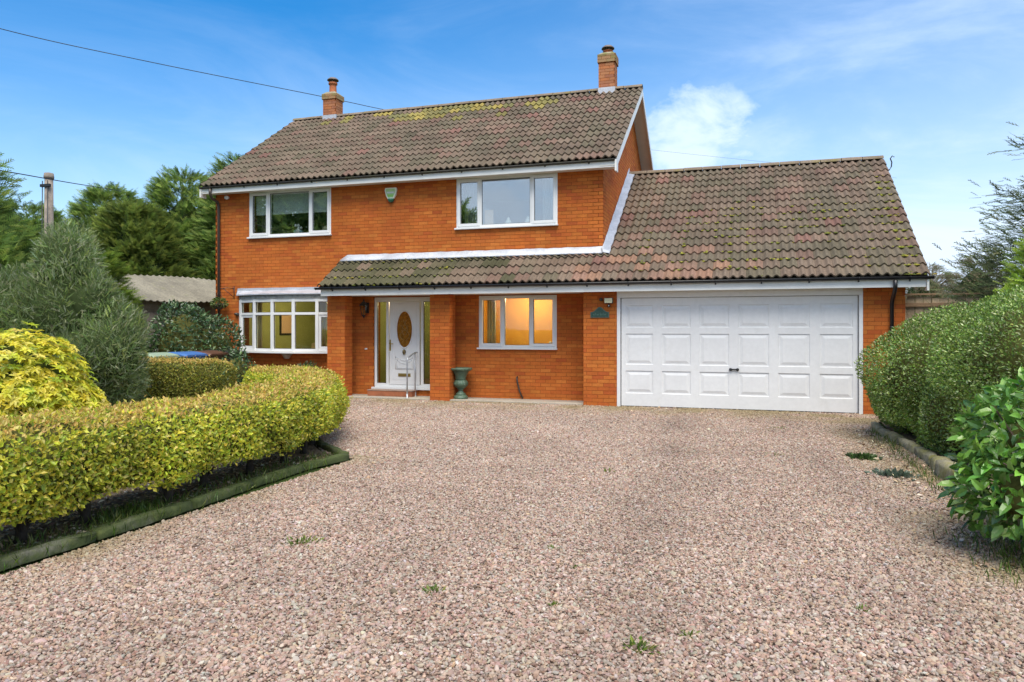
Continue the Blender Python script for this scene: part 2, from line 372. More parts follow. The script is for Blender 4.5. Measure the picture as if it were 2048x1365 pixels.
# ------------------------------------------------------------------ the house
D = .65; HL, HR = -10.042, -.47; DEPTH = 8.15 - .35
house = tag(empty('detached_house', (-3, D, 0)), 'orange brick two-storey house with tiled roofs and attached double garage', 'house')
BRICK = [(.50, .138, .027), (.49, .130, .026), (.52, .150, .030), (.47, .118, .026), (.50, .146, .031), (.43, .100, .025), (.54, .170, .035)]
BW = [.24, .20, .18, .13, .12, .06, .07]
unit_bricks = []
for c in BRICK + [(.50, .155, .032), (.46, .120, .026)]:
    v = np.array([(0, 0, 0), (1, 0, 0), (1, 0, 1), (0, 0, 1), (0, 1, 0), (1, 1, 0), (1, 1, 1), (0, 1, 1)], float)
    fl = [(0, 1, 2, 3), (1, 5, 6, 2), (4, 0, 3, 7), (3, 2, 6, 7), (4, 5, 1, 0)]
    me = np_mesh('brick', v, np.concatenate(fl), np.arange(5) * 4, None, np.tile(c, (8, 1))); me.materials.append(MATS['brick']); unit_bricks.append(me)
BRICKS_LEFT = [300]

class Wall:
    """a vertical wall plane: origin, direction along, outward normal"""
    def __init__(s, o, u, n): s.o, s.u, s.n = Vector(o), Vector(u), Vector(n)
    def P(s, a, z, d=0): return s.o + s.u * a + s.n * d + Vector((0, 0, z))
def lay(wall, parent, z0, z1, span, opens=(), single=False, off=0, course=.075, name='brick_courses', pal=None):
    """lay bricks on a wall plane. span(z) -> (a0, a1); opens = [(a0, a1, z0, z1)]"""
    recs = []
    k = 0; z = z0
    while z + .03 < z1:
        zt = min(z + .067, z1); zm = (z + zt) / 2
        a0, a1 = span(zm)
        iv = [(a0, a1)]
        for (b0, b1, c0, c1) in opens:
            if c0 < zm < c1:
                nv = []
                for (p, q) in iv:
                    if b1 <= p or b0 >= q: nv.append((p, q)); continue
                    if b0 > p: nv.append((p, b0))
                    if b1 < q: nv.append((b1, q))
                iv = nv
        sh = off + (.1125 if k % 2 else 0)
        for (p, q) in iv:
            j = math.floor((p - sh) / .225)
            while sh + j * .225 < q:
                s0, s1 = max(p, sh + j * .225), min(q, sh + j * .225 + .217)
                if s1 - s0 > .025: recs.append((s0, s1, z, zt))
                j += 1
        z += course; k += 1
    if not recs: return
    if single:
        rest = []
        for (s0, s1, a, b) in recs:
            if BRICKS_LEFT[0] <= 0: rest.append((s0, s1, a, b)); continue
            BRICKS_LEFT[0] -= 1
            pr_ = .0042 + random.uniform(-.001, .0012)
            o = link('brick', random.choices(unit_bricks, k=1)[0], None)
            # unit brick: x along, y into the wall, z up
            o.matrix_basis = Matrix.Translation(wall.P(s0, a, pr_)) @ Matrix((( wall.u.x, -wall.n.x, 0, 0), (wall.u.y, -wall.n.y, 0, 0), (0, 0, 1, 0), (0, 0, 0, 1))) @ Matrix.Diagonal((s1 - s0, .05, b - a, 1))
            o.parent = parent; o.matrix_parent_inverse = WORLD(parent).inverted()
        if not rest: return
        recs = rest
    rr = np.array(recs); n = len(rr); pr_ = .0042 + RNG.uniform(-.0010, .0012, n)
    o, u, nn = np.array(wall.o), np.array(wall.u), np.array(wall.n); Z = np.array((0, 0, 1.))
    A = [rr[:, 0], rr[:, 1], rr[:, 1], rr[:, 0]] * 2; B = [rr[:, 2], rr[:, 2], rr[:, 3], rr[:, 3]] * 2; Dp = [pr_] * 4 + [np.full(n, -.01)] * 4
    V = np.stack([o + a[:, None] * u + b[:, None] * Z + d[:, None] * nn for a, b, d in zip(A, B, Dp)], 1).reshape(-1, 3)
    fl = np.array([(0, 1, 2, 3), (1, 5, 6, 2), (4, 0, 3, 7), (3, 2, 6, 7), (4, 5, 1, 0)]).ravel()
    loops = (fl[None] + np.arange(n)[:, None] * 8).ravel(); starts = np.arange(n * 5) * 4
    c = palette(n, pal or BRICK, .04, None if pal else BW)
    ob = link(name, np_mesh(name, V, loops, starts, None, np.repeat(c, 8, 0)), 'brick', parent); ob['kind'] = 'stuff'

def wall_grid(mb, wall, s0, s1, z0, z1, opens, th):
    xs = sorted({s0, s1, *[min(max(v, s0), s1) for o in opens for v in o[:2]]}); zs = sorted({z0, z1, *[min(max(v, z0), z1) for o in opens for v in o[2:]]})
    solid = {}
    for i in range(len(xs) - 1):
        for j in range(len(zs) - 1):
            cx, cz = (xs[i] + xs[i + 1]) / 2, (zs[j] + zs[j + 1]) / 2
            solid[i, j] = not any(o[0] < cx < o[1] and o[2] < cz < o[3] for o in opens)
    for (i, j), k in solid.items():
        if not k: continue
        a, b, c, d = xs[i], xs[i + 1], zs[j], zs[j + 1]
        mb.add([wall.P(a, c), wall.P(b, c), wall.P(b, d), wall.P(a, d)], [(0, 1, 2, 3)])
        mb.add([wall.P(a, c, -th), wall.P(b, c, -th), wall.P(b, d, -th), wall.P(a, d, -th)], [(3, 2, 1, 0)])
        for (di, dj, e) in ((-1, 0, (a, c, a, d)), (1, 0, (b, c, b, d)), (0, -1, (a, c, b, c)), (0, 1, (a, d, b, d))):
            if not solid.get((i + di, j + dj), False):
                mb.add([wall.P(e[0], e[1]), wall.P(e[2], e[3]), wall.P(e[2], e[3], -th), wall.P(e[0], e[1], -th)], [(0, 1, 2, 3)])

W1 = (-9.064, -6.829, 3.72, 4.80); W2 = (-3.705, -1.432, 3.72, 4.80); W3 = (-3.182, -1.449, 1.12, 2.235); BAY = (-9.30, -6.52, 1.0, 2.25); DOOR = (-5.72, -4.18, .19, 2.235)
front = Wall((0, D, 0), (1, 0, 0), (0, -1, 0))
opens = [W1, W2, W3, BAY, DOOR]
mb = MB(); wall_grid(mb, front, HL, HR, -.1, 4.83, opens, .30); fw = mb.build('front_wall', 'mortar', house)
lay(front, fw, .01, 4.80, lambda z: (HL, HR), opens)
# soldier course marks under the upper windows (weep slots)
# gable wall to the right, above the garage roof, and left side wall
YR, ZR = 4.225, 7.551; PITCH = math.atan2(7.551 - 4.938, 4.225 - .30); TP = math.tan(PITCH)
def gable(name, X, nx, z0):
    wl_ = Wall((X, 0, 0), (0, 1, 0), (nx, 0, 0))
    zt = lambda y: ZR - .10 - abs(y - YR) * TP
    y1 = 2 * YR - D
    poly = [(X, D, z0), (X, y1, z0), (X, y1, zt(y1)), (X, YR, zt(YR)), (X, D, zt(D))]
    g = MB().prism(poly, (-nx * .28, 0, 0)).build(name, 'mortar', house)
    def span(z):
        h = (ZR - .12 - z) / TP
        return (max(D, YR - h), min(y1, YR + h))
    lay(wl_, g, .01 + math.ceil((z0 + .0) / .075) * .075 if z0 > 0 else .01, ZR - .16, span)
    return g
gable('gable_wall', HR, 1, 2.3)
gable('side_wall', HL, -1, -.1)
MB().box(HL + .02, HR - .02, 2 * YR - D - .25, 2 * YR - D, -.1, 4.83).build('back_wall', 'mortar', house)

# garage walls
P1, GBR, GDW = -.737, 4.986, 4.241
gfront = Wall((0, 0, 0), (1, 0, 0), (0, -1, 0))
gw = MB(); wall_grid(gw, gfront, P1, GBR, -.1, 2.26, [(-.075, GDW + .075, -1, 2.256)], .28); gw = gw.build('garage_wall', 'mortar', house)
lay(gfront, gw, .01, 2.25, lambda z: (P1, -.075), single=True)
lay(gfront, gw, .01, 2.25, lambda z: (GDW + .075, GBR), single=True)
ret = Wall((P1, 0, 0), (0, 1, 0), (-1, 0, 0)); mb = MB().box(P1, P1 + .2, .28, D, -.1, 2.26).build('pier_return', 'mortar', house); lay(ret, mb, .01, 2.25, lambda z: (0, D))
GYR, GZR, GYE, GZE = 4.085, 5.352, -.362, 2.428
GP = math.atan2(GZR - GZE, GYR - GYE); TG = math.tan(GP)
gs = Wall((GBR, 0, 0), (0, 1, 0), (1, 0, 0)); zt = lambda y: GZR - .1 - abs(y - GYR) * TG; y1 = 2 * GYR
ggw = MB().prism([(GBR, .28, -.1), (GBR, y1, -.1), (GBR, y1, zt(y1)), (GBR, GYR, zt(GYR)), (GBR, .28, zt(.28))], (-.28, 0, 0)).build('garage_side_wall', 'mortar', house)
lay(gs, ggw, .01, GZR - .2, lambda z: (max(0, GYR - (GZR - .12 - z) / TG), min(y1, GYR + (GZR - .12 - z) / TG)))
MB().box(HR, GBR - .3, y1 - .25, y1, -.1, 2.4).build('garage_back_wall', 'mortar', house)

# porch columns
for (a, b) in ((-6.527, -6.096), (-4.049, -3.609)):
    c = MB().box(a, b, 0, .33, -.1, 2.25).build('porch_column', 'mortar', house)
    lay(gfront, c, .01, 2.25, lambda z, a=a, b=b: (a, b), single=True, off=a)
    lay(Wall((b, 0, 0), (0, 1, 0), (1, 0, 0)), c, .01, 2.25, lambda z: (0, .33), off=.1)
    lay(Wall((a, 0, 0), (0, 1, 0), (-1, 0, 0)), c, .01, 2.25, lambda z: (0, .33), off=.1)

# ---- roofs
PROF = [(i / 16 * .30, .0) for i in range(17)]
def roll(x):
    t = (x % .15) / .15
    return 0.050 * (.5 + .5 * math.cos((t - .5) * 2 * math.pi)) ** 1.25
TILES = [(.155, .112, .080), (.145, .112, .078), (.170, .108, .080), (.135, .110, .076), (.165, .122, .088), (.185, .100, .078), (.120, .100, .066), (.195, .132, .096),
         (.085, .075, .045), (.075, .072, .038), (.10, .088, .05), (.26, .150, .098), (.235, .140, .100)]
LICHEN = [(.24, .20, .06), (.20, .175, .06), (.28, .22, .06), (.16, .15, .06)]
TW = [.22, .22, .11, .17, .14, .02, .10, .02, 0, 0, 0, 0, 0]
def tile_w(r, x, garage):
    if not garage: return TW
    d = max(0., min(1., (-2.2 - x) / 2.2)) * (1 if r < 4 else 0) * .8          # mossy, dark porch end
    o = .5 * math.exp(-((x - .3) / 1.2) ** 2) if r < 4 else 0                    # warm orange tiles low beside the pier
    return [v * (1 - d) * (1 - o) for v in TW[:8]] + [d * .3, d * .3, d * .25, o * .5, o * .5]
def tile_geo(wd, ln):
    V = []; n = 17
    for i in range(n):
        x = i / (n - 1) * wd; z = roll(i / (n - 1) * .2999)
        V += [(x, 0, z + .040), (x, ln, z + .002), (x, 0, z + .010), (x, 0, z + .040)]
    F = []
    for i in range(n - 1):
        a, b = i * 4, i * 4 + 4
        F += [(a, b, b + 1, a + 1), (a + 2, b + 2, b + 3, a + 3)]
    F += [(0, 1, 2), ((n - 1) * 4, (n - 1) * 4 + 2, (n - 1) * 4 + 1)]
    return np.array(V), F
def tile_mesh(wd, ln, c):
    V, F = tile_geo(wd, ln)
    me = np_mesh('roof_tile', V, np.concatenate([np.array(f) for f in F]), np.concatenate([[0], np.cumsum([len(f) for f in F])[:-1]]), None, np.tile(c, (len(V), 1)), True)
    me.materials.append(MATS['tile']); return me
TILES_LEFT = [300]
def roof_tiles(parent, x0, x1, ye, ze, pitch, ncol, nrow, slope, xmin, single, lichen=None):
    wd = (x1 - x0) / ncol; ga = slope / nrow; V0, F = tile_geo(wd * 1.004, ga + .07)
    rot = np.array(Matrix.Rotation(pitch, 3, 'X'))
    meshes = [tile_mesh(wd * 1.004, ga + .07, c) for c in TILES] if single else None
    allV, allC, cnt = [], [], 0
    for r in range(nrow):
        for k in range(ncol):
            xx = x0 + k * wd
            if xx < xmin(r) - .01: continue
            base = np.array((xx, ye, ze)) + rot @ np.array((random.uniform(-.003, .003), r * ga + random.uniform(-.006, .006), random.uniform(0, .006)))
            ci = random.choices(range(len(TILES)), tile_w(r, xx, single))[0]
            if single and TILES_LEFT[0] > 0:
                TILES_LEFT[0] -= 1
                o = link('roof_tile', meshes[ci], None); o.matrix_basis = Matrix.Translation(base) @ Matrix.Rotation(pitch, 4, 'X') @ Matrix.Rotation(random.uniform(-.006, .006), 4, 'Y')
                o.parent = parent; o.matrix_parent_inverse = WORLD(parent).inverted()
            else:
                allV.append(base + V0 @ rot.T); cc_ = np.array(TILES[ci])
                if lichen and random.random() < lichen(r, xx): cc_ = np.array(random.choice(LICHEN))
                allC.append(np.tile(cc_ * random.uniform(.9, 1.1), (len(V0), 1))); cnt += 1
    if cnt:
        fl = np.concatenate([np.array(f) for f in F]); st = np.concatenate([[0], np.cumsum([len(f) for f in F])[:-1]])
        me = np_mesh('tile_courses', np.concatenate(allV), (fl[None] + np.arange(cnt)[:, None] * len(V0)).ravel(), (st[None] + np.arange(cnt)[:, None] * len(fl)).ravel(), None, np.concatenate(allC), True)
        o = link('tile_courses', me, 'tile', parent); o['kind'] = 'stuff'
RL, RR = -10.228, -.133
def deck(name, x0, x1, ye, ze, yr, zr, t=.05):
    # a folded slab under the tiles, both slopes
    y2 = 2 * yr - ye
    poly = [(x0, ye, ze - .012), (x0, yr, zr - .012), (x0, y2, ze - .012), (x0, y2, ze - t), (x0, yr, zr - t - .02), (x0, ye, ze - t)]
    return MB().prism(poly, (x1 - x0, 0, 0)).build(name, 'tile_deck', house)
mr_ = deck('main_roof', RL + .02, RR - .02, .315, 4.938, YR, ZR)
SL = math.hypot(YR - .30, ZR - 4.938)
roof_tiles(mr_, RL, RR, .30, 4.930, PITCH, 34, 14, SL - .04, lambda r: -99, False, lambda r, x: max(0, (r - 9.2) / 4.5) * math.exp(-((x + 5.3) / 2.6) ** 2) * 1.1)
gr_ = deck('garage_roof', HR + .02, GBR + .29, GYE + .015, GZE, GYR, GZR)
MB().prism([(-6.54, GYE + .015, GZE - .012), (-6.54, D + .1, GZE + (D + .1 - GYE) * TG - .012), (-6.54, D + .1, GZE + (D + .1 - GYE) * TG - .06), (-6.54, GYE + .015, GZE - .05)], (6.54 + HR + .02, 0, 0)).build('porch_deck', 'tile_deck', house)
GSL = math.hypot(GYR - GYE, GZR - GZE)
# rows 0-3 run on over the porch
roof_tiles(gr_, 5.30 - 40 * .2965, 5.30, GYE, GZE - .008, GP, 40, 16, GSL - .04, lambda r: -6.60 if r < 4 else HR - .02, True)
def ridge(parent, x0, x1, y, z, n):
    for i in range(n):
        a = x0 + (x1 - x0) * i / n; b = x0 + (x1 - x0) * (i + 1) / n - .012; k = 9; dz = random.uniform(-.004, .004)
        vs, fs = [], []
        for x in (a, b):
            for rr in (.135, .115):
                for j in range(k):
                    t = math.pi * (.06 + .88 * j / (k - 1)); vs.append((x, y + rr * math.cos(t), z - .035 + dz + rr * .80 * math.sin(t)))
        for j in range(k - 1):
            fs += [(j, j + 1, 2 * k + j + 1, 2 * k + j), (k + j, 3 * k + j, 3 * k + j + 1, k + j + 1), (j, k + j, k + j + 1, j + 1), (2 * k + j, 2 * k + j + 1, 3 * k + j + 1, 3 * k + j)]
        fs += [(0, 2 * k, 3 * k, k), (k - 1, 2 * k - 1, 4 * k - 1, 3 * k - 1)]
        MB().add(vs, fs).build('ridge_tile', 'ridge', parent)
ridge(mr_, RL + .02, RR, YR, ZR + .02, 22)
ridge(gr_, HR + .03, 5.29, GYR, GZR + .02, 13)

# white bargeboards and sloping verge soffits on the gables
def barge(parent, X, side, ye, ze, yr, zr, rear=True, wid=.17):
    m_ = MB()
    ys = [(ye, ze, yr, zr)] + ([(2 * yr - ye, ze, yr, zr)] if rear else [])
    for (a, za, b, zb) in ys:
        m_.prism([(X - .028 * side, a, za - .03), (X - .028 * side, b, zb - .03), (X - .028 * side, b, zb - .03 - wid), (X - .028 * side, a, za - .03 - wid)], (.028 * side, 0, 0))
    if rear: m_.box(min(X - .03 * side, X + .004 * side), max(X - .03 * side, X + .004 * side), ye - .03, ye + .17, ze - .25, ze - .02)
    m_.build('bargeboard', 'fascia', parent)
barge(mr_, RR - .005, 1, .33, 4.938, YR, ZR); barge(mr_, RL + .005, -1, .33, 4.938, YR, ZR)
barge(gr_, 5.285, 1, GYE + .03, GZE, GYR, GZR, True, .15)
for (xa, xb) in ((HR, RR - .035), (RL + .035, HL)):
    m_ = MB()
    for (a, b) in ((.33, YR), (2 * YR - .33, YR)):
        m_.prism([(xa, a, 4.938 - .12), (xa, b, ZR - .12), (xa, b, ZR - .135), (xa, a, 4.938 - .135)], (xb - xa, 0, 0))
    m_.build('verge_soffit', 'soffit', mr_)
# fascia, soffits, gutters
MB().box(RL + .01, RR - .036, .338, .37, 4.775, 4.915).build('fascia', 'fascia', house)
MB().box(RL + .03, RR - .036, .37, D, 4.795, 4.81).build('soffit', 'soffit', house)
MB().box(-6.50, 5.25, GYE + .045, GYE + .075, 2.240, 2.41).build('fascia', 'fascia', house)
MB().box(-6.49, HR, GYE + .075, D - .001, 2.262, 2.275).build('soffit', 'soffit', house)
MB().box(HR, 5.24, GYE + .075, .0, 2.262, 2.275).build('soffit', 'soffit', house)
MB().prism([(-6.50, GYE + .076, 2.25), (-6.50, D - .001, 2.25), (-6.50, D - .001, GZE + (D - GYE) * TG - .08), (-6.50, GYE + .076, 2.39)], (.02, 0, 0)).build('porch_end_board', 'fascia', house)
def gutter(name, x0, x1, y, z, r, m_, brs):
    g = MB(); n = 9; vs, fs = [], []
    for x in (x0, x1):
        for rr in (r, r - .006):
            for j in range(n):
                t = math.pi + math.pi * j / (n - 1); vs.append((x, y + rr * math.cos(t), z + rr * math.sin(t)))
    for j in range(n - 1):
        fs += [(j, j + 1, 2 * n + j + 1, 2 * n + j), (n + j, 3 * n + j, 3 * n + j + 1, n + j + 1)]
    fs += [(0, 2 * n, 3 * n, n), (n - 1, 2 * n - 1, 4 * n - 1, 3 * n - 1), tuple(range(n)), tuple(range(2 * n, 3 * n))]
    g.add(vs, fs, True); g = g.build(name, m_, house)
    for bx in brs:
        b = MB()
        b.tube([(bx, y + (r + .006) * math.cos(t), z + (r + .006) * math.sin(t)) for t in [math.pi + math.pi * j / 8 for j in range(9)]], .008, 6)
        b.box(bx - .012, bx + .012, y + r - .02, y + r + .012, z - r - .03, z - .01); b.build('gutter_bracket', m_, g)
gutter('gutter', RL - .0, RR - .04, .302, 4.925, .034, 'gutter_grimy', np.arange(-9.9, -.3, .92))
gutter('gutter', -6.60, 5.36, GYE - .006, 2.418, .050, 'black_plastic', np.arange(-6.2, 5.2, .80))
def downpipe(pts, m_):
    dp = MB().tube(pts, .034, 10); dp = dp.build('downpipe', m_, house)
    for z in (pts[-1][2] + .5, pts[-1][2] + 1.5):
        MB().tube([(pts[-1][0], pts[-1][1], z - .02), (pts[-1][0], pts[-1][1], z + .02)], .043, 10).build('pipe_clip', m_, dp)
downpipe([(-9.91, .285, 4.87), (-9.91, .29, 4.76), (-9.91, .35, 4.66), (-9.91, .56, 4.60), (-9.91, .595, 4.50), (-9.91, .595, .05)], 'brown_plastic')
downpipe([(4.77, GYE - .01, 2.36), (4.77, GYE - .01, 2.24), (4.77, GYE + .06, 2.17), (4.77, -.12, 2.06), (4.77, -.05, 1.98), (4.77, -.05, .05)], 'black_plastic')

# lead flashings
def flash_porch():
    m_ = MB(); n = 40; x0, x1 = -6.50, HR + .02
    zs = GZE + (D - GYE) * TG
    vs = []
    for i in range(n + 1):
        x = x0 + (x1 - x0) * i / n; wv = .010 * math.sin(i * 2.9) + .006 * math.sin(i * 1.3)
        xt = x + (.10 if i == 0 else 0)
        vs += [(xt, D - .016, zs + .125 + .5 * wv), (x, D - .020, zs + .065), (x, D - .17 + wv, zs + .065 - .15 * TG + .028), (x, D - .17 + wv, zs + .065 - .15 * TG - .005)]
    fs = []
    for i in range(n):
        for j in range(3): fs.append((4 * i + j, 4 * i + j + 1, 4 * i + j + 5, 4 * i + j + 4))
    m_.add(vs, fs, True); f = m_.build('lead_flashing', 'lead', house)
    so = f.modifiers.new('thick', 'SOLIDIFY'); so.thickness = .004
flash_porch()
def flash_gable():
    m_ = MB(); n = 26; vs = []
    for i in range(n + 1):
        y = D - .17 + (GYR - D + .17) * i / n; z = GZE + (y - GYE) * TG + .05; wv = .012 * math.sin(i * 2.3); st = .03 * ((i % 3) / 3)
        vs += [(HR + .016, y, z + .16 - st), (HR + .02, y, z + .05), (HR + .15 + wv, y, z + .03), (HR + .155 + wv, y, z - .01)]
    fs = []
    for i in range(n):
        for j in range(3): fs.append((4 * i + j, 4 * i + j + 1, 4 * i + j + 5, 4 * i + j + 4))
    f = MB().add(vs, fs, True).build('lead_flashing', 'lead', house); so = f.modifiers.new('thick', 'SOLIDIFY'); so.thickness = .004
flash_gable()

# chimneys
def chimney(x0, x1, y0, y1, zb, zt_, cap0, pot):
    c = MB().box(x0, x1, y0, y1, zb, zt_); cc = c.build('chimney', 'mortar', house)
    for wl_, ln in ((Wall((x0, y0, 0), (1, 0, 0), (0, -1, 0)), x1 - x0), (Wall((x1, y0, 0), (0, 1, 0), (1, 0, 0)), y1 - y0), (Wall((x0, y0, 0), (0, 1, 0), (-1, 0, 0)), y1 - y0), (Wall((x0, y1, 0), (1, 0, 0), (0, 1, 0)), x1 - x0)):
        lay(wl_, cc, zb + .02, cap0, lambda z, ln=ln: (0, ln), off=.05, pal=[(.40, .17, .085), (.44, .19, .09), (.36, .15, .08), (.46, .17, .07)])
    e = .028
    cp = MB().box(x0 - e, x1 + e, y0 - e, y1 + e, cap0, zt_ - .02).build('chimney_cap', 'mortar', cc)
    for wl_, ln in ((Wall((x0 - e, y0 - e, 0), (1, 0, 0), (0, -1, 0)), x1 - x0 + 2 * e), (Wall((x1 + e, y0 - e, 0), (0, 1, 0), (1, 0, 0)), y1 - y0 + 2 * e)):
        lay(wl_, cc, cap0 + .005, zt_ - .015, lambda z, ln=ln: (0, ln), off=.0, name='cap_courses', pal=[(.30, .21, .10), (.26, .20, .08), (.34, .20, .10)])
    xm, ym = (x0 + x1) / 2, (y0 + y1) / 2
    fl = MB(); a = .5 * (x1 - x0) + e
    fl.add([(x0 - e, y0 - e, zt_ - .02), (x1 + e, y0 - e, zt_ - .02), (x1 + e, y1 + e, zt_ - .02), (x0 - e, y1 + e, zt_ - .02), (xm - .13, ym - .13, zt_ + .06), (xm + .13, ym - .13, zt_ + .06), (xm + .13, ym + .13, zt_ + .06), (xm - .13, ym + .13, zt_ + .06)],
           [(3, 2, 1, 0), (4, 5, 6, 7), (0, 1, 5, 4), (1, 2, 6, 5), (2, 3, 7, 6), (3, 0, 4, 7)])
    fl.build('mortar_flaunching', 'moss_mortar', cc)
    MB().lathe([(.115, 0), (.105, .05), (.10, pot * .6), (.10, pot * .78), (.125, pot * .80), (.13, pot * .92), (.115, pot)], (xm, ym, zt_ + .03), 16).build('chimney_pot', 'pot', cc)
    cw = MB().lathe([(.0, .09), (.10, .075), (.155, .03), (.165, .0), (.15, .012), (.09, .05), (.0, .06)], (xm, ym, zt_ + .03 + pot + .05), 16, cap=False)
    for k in range(4):
        t = k * math.pi / 2 + .4; cw.tube([(xm + .1 * math.cos(t), ym + .1 * math.sin(t), zt_ + pot - .02), (xm + .11 * math.cos(t), ym + .11 * math.sin(t), zt_ + .1 + pot)], .007, 5)
    cw.build('cowl', 'cowl_metal', cc)
    # lead at the foot
    MB().box(x0 - .015, x1 + .015, y0 - .015, y1 + .015, zb, ZR + .05).build('lead_collar', 'lead', cc)
chimney(-9.17, -8.76, 4.06, 4.44, 7.30, 8.22, 8.05, .33)
chimney(-1.22, -.82, 4.05, 4.45, 7.30, 8.45, 8.23, .10)

# ---- windows
def frame_rect(m_, x0, x1, z0, z1, y0, y1, t):
    m_.box(x0, x0 + t, y0, y1, z0, z1); m_.box(x1 - t, x1, y0, y1, z0, z1)
    m_.box(x0 + t, x1 - t, y0, y1, z0, z0 + t); m_.box(x0 + t, x1 - t, y0, y1, z1 - t, z1)
def window(op, fr, glass, sill_drop=.035, name='window'):
    """fr: list of (a, b, sash) glass spans as fractions of the width"""
    x0, x1, z0, z1 = op; wd = x1 - x0; y0, y1 = D - .012, D + .075
    f = MB(); frame_rect(f, x0, x1, z0, z1, y0, y1, .055)
    cuts = [(fr[i][1] + fr[i + 1][0]) / 2 for i in range(len(fr) - 1)]
    for c in cuts: f.box(x0 + c * wd - .03, x0 + c * wd + .03, y0 + .002, y1 - .002, z0 + .055, z1 - .055)
    wo = f.build(name, 'upvc', house, .006)
    edges = [0] + cuts + [1]
    for i, (a, b, sash) in enumerate(fr):
        l = x0 + edges[i] * wd + (.055 if i == 0 else .03); r = x0 + edges[i + 1] * wd - (.055 if i == len(fr) - 1 else .03)
        ga, gb, gz0, gz1 = l, r, z0 + .055, z1 - .055
        if sash:
            s_ = MB(); frame_rect(s_, l - .022, r + .022, gz0 - .022, gz1 + .022, D - .030, D + .03, .058); s_.build('sash', 'upvc', wo, .007)
            ga += .036; gb -= .036; gz0 += .036; gz1 -= .036
        g_ = MB(); frame_rect(g_, ga - .004, gb + .004, gz0 - .004, gz1 + .004, D + .006, D + .02, .012); g_.build('glazing_gasket', 'black_plastic', wo)
        MB().box(ga, gb, D + .012, D + .018, gz0, gz1).build('pane', glass, wo)
    MB().box(x0 - .03, x1 + .02, D - .075, D + .03, z0 - sill_drop, z0 - .001).build('sill', 'upvc', wo, .006)
    return wo
FR = [(.047, .22, 1), (.27, .722, 0), (.775, .955, 1)]
window(W1, FR, 'glass_up'); window(W2, FR, 'glass_up')
window(W3, [(.06, .286, 1), (.356, .642, 0), (.70, .934, 1)], 'glass')

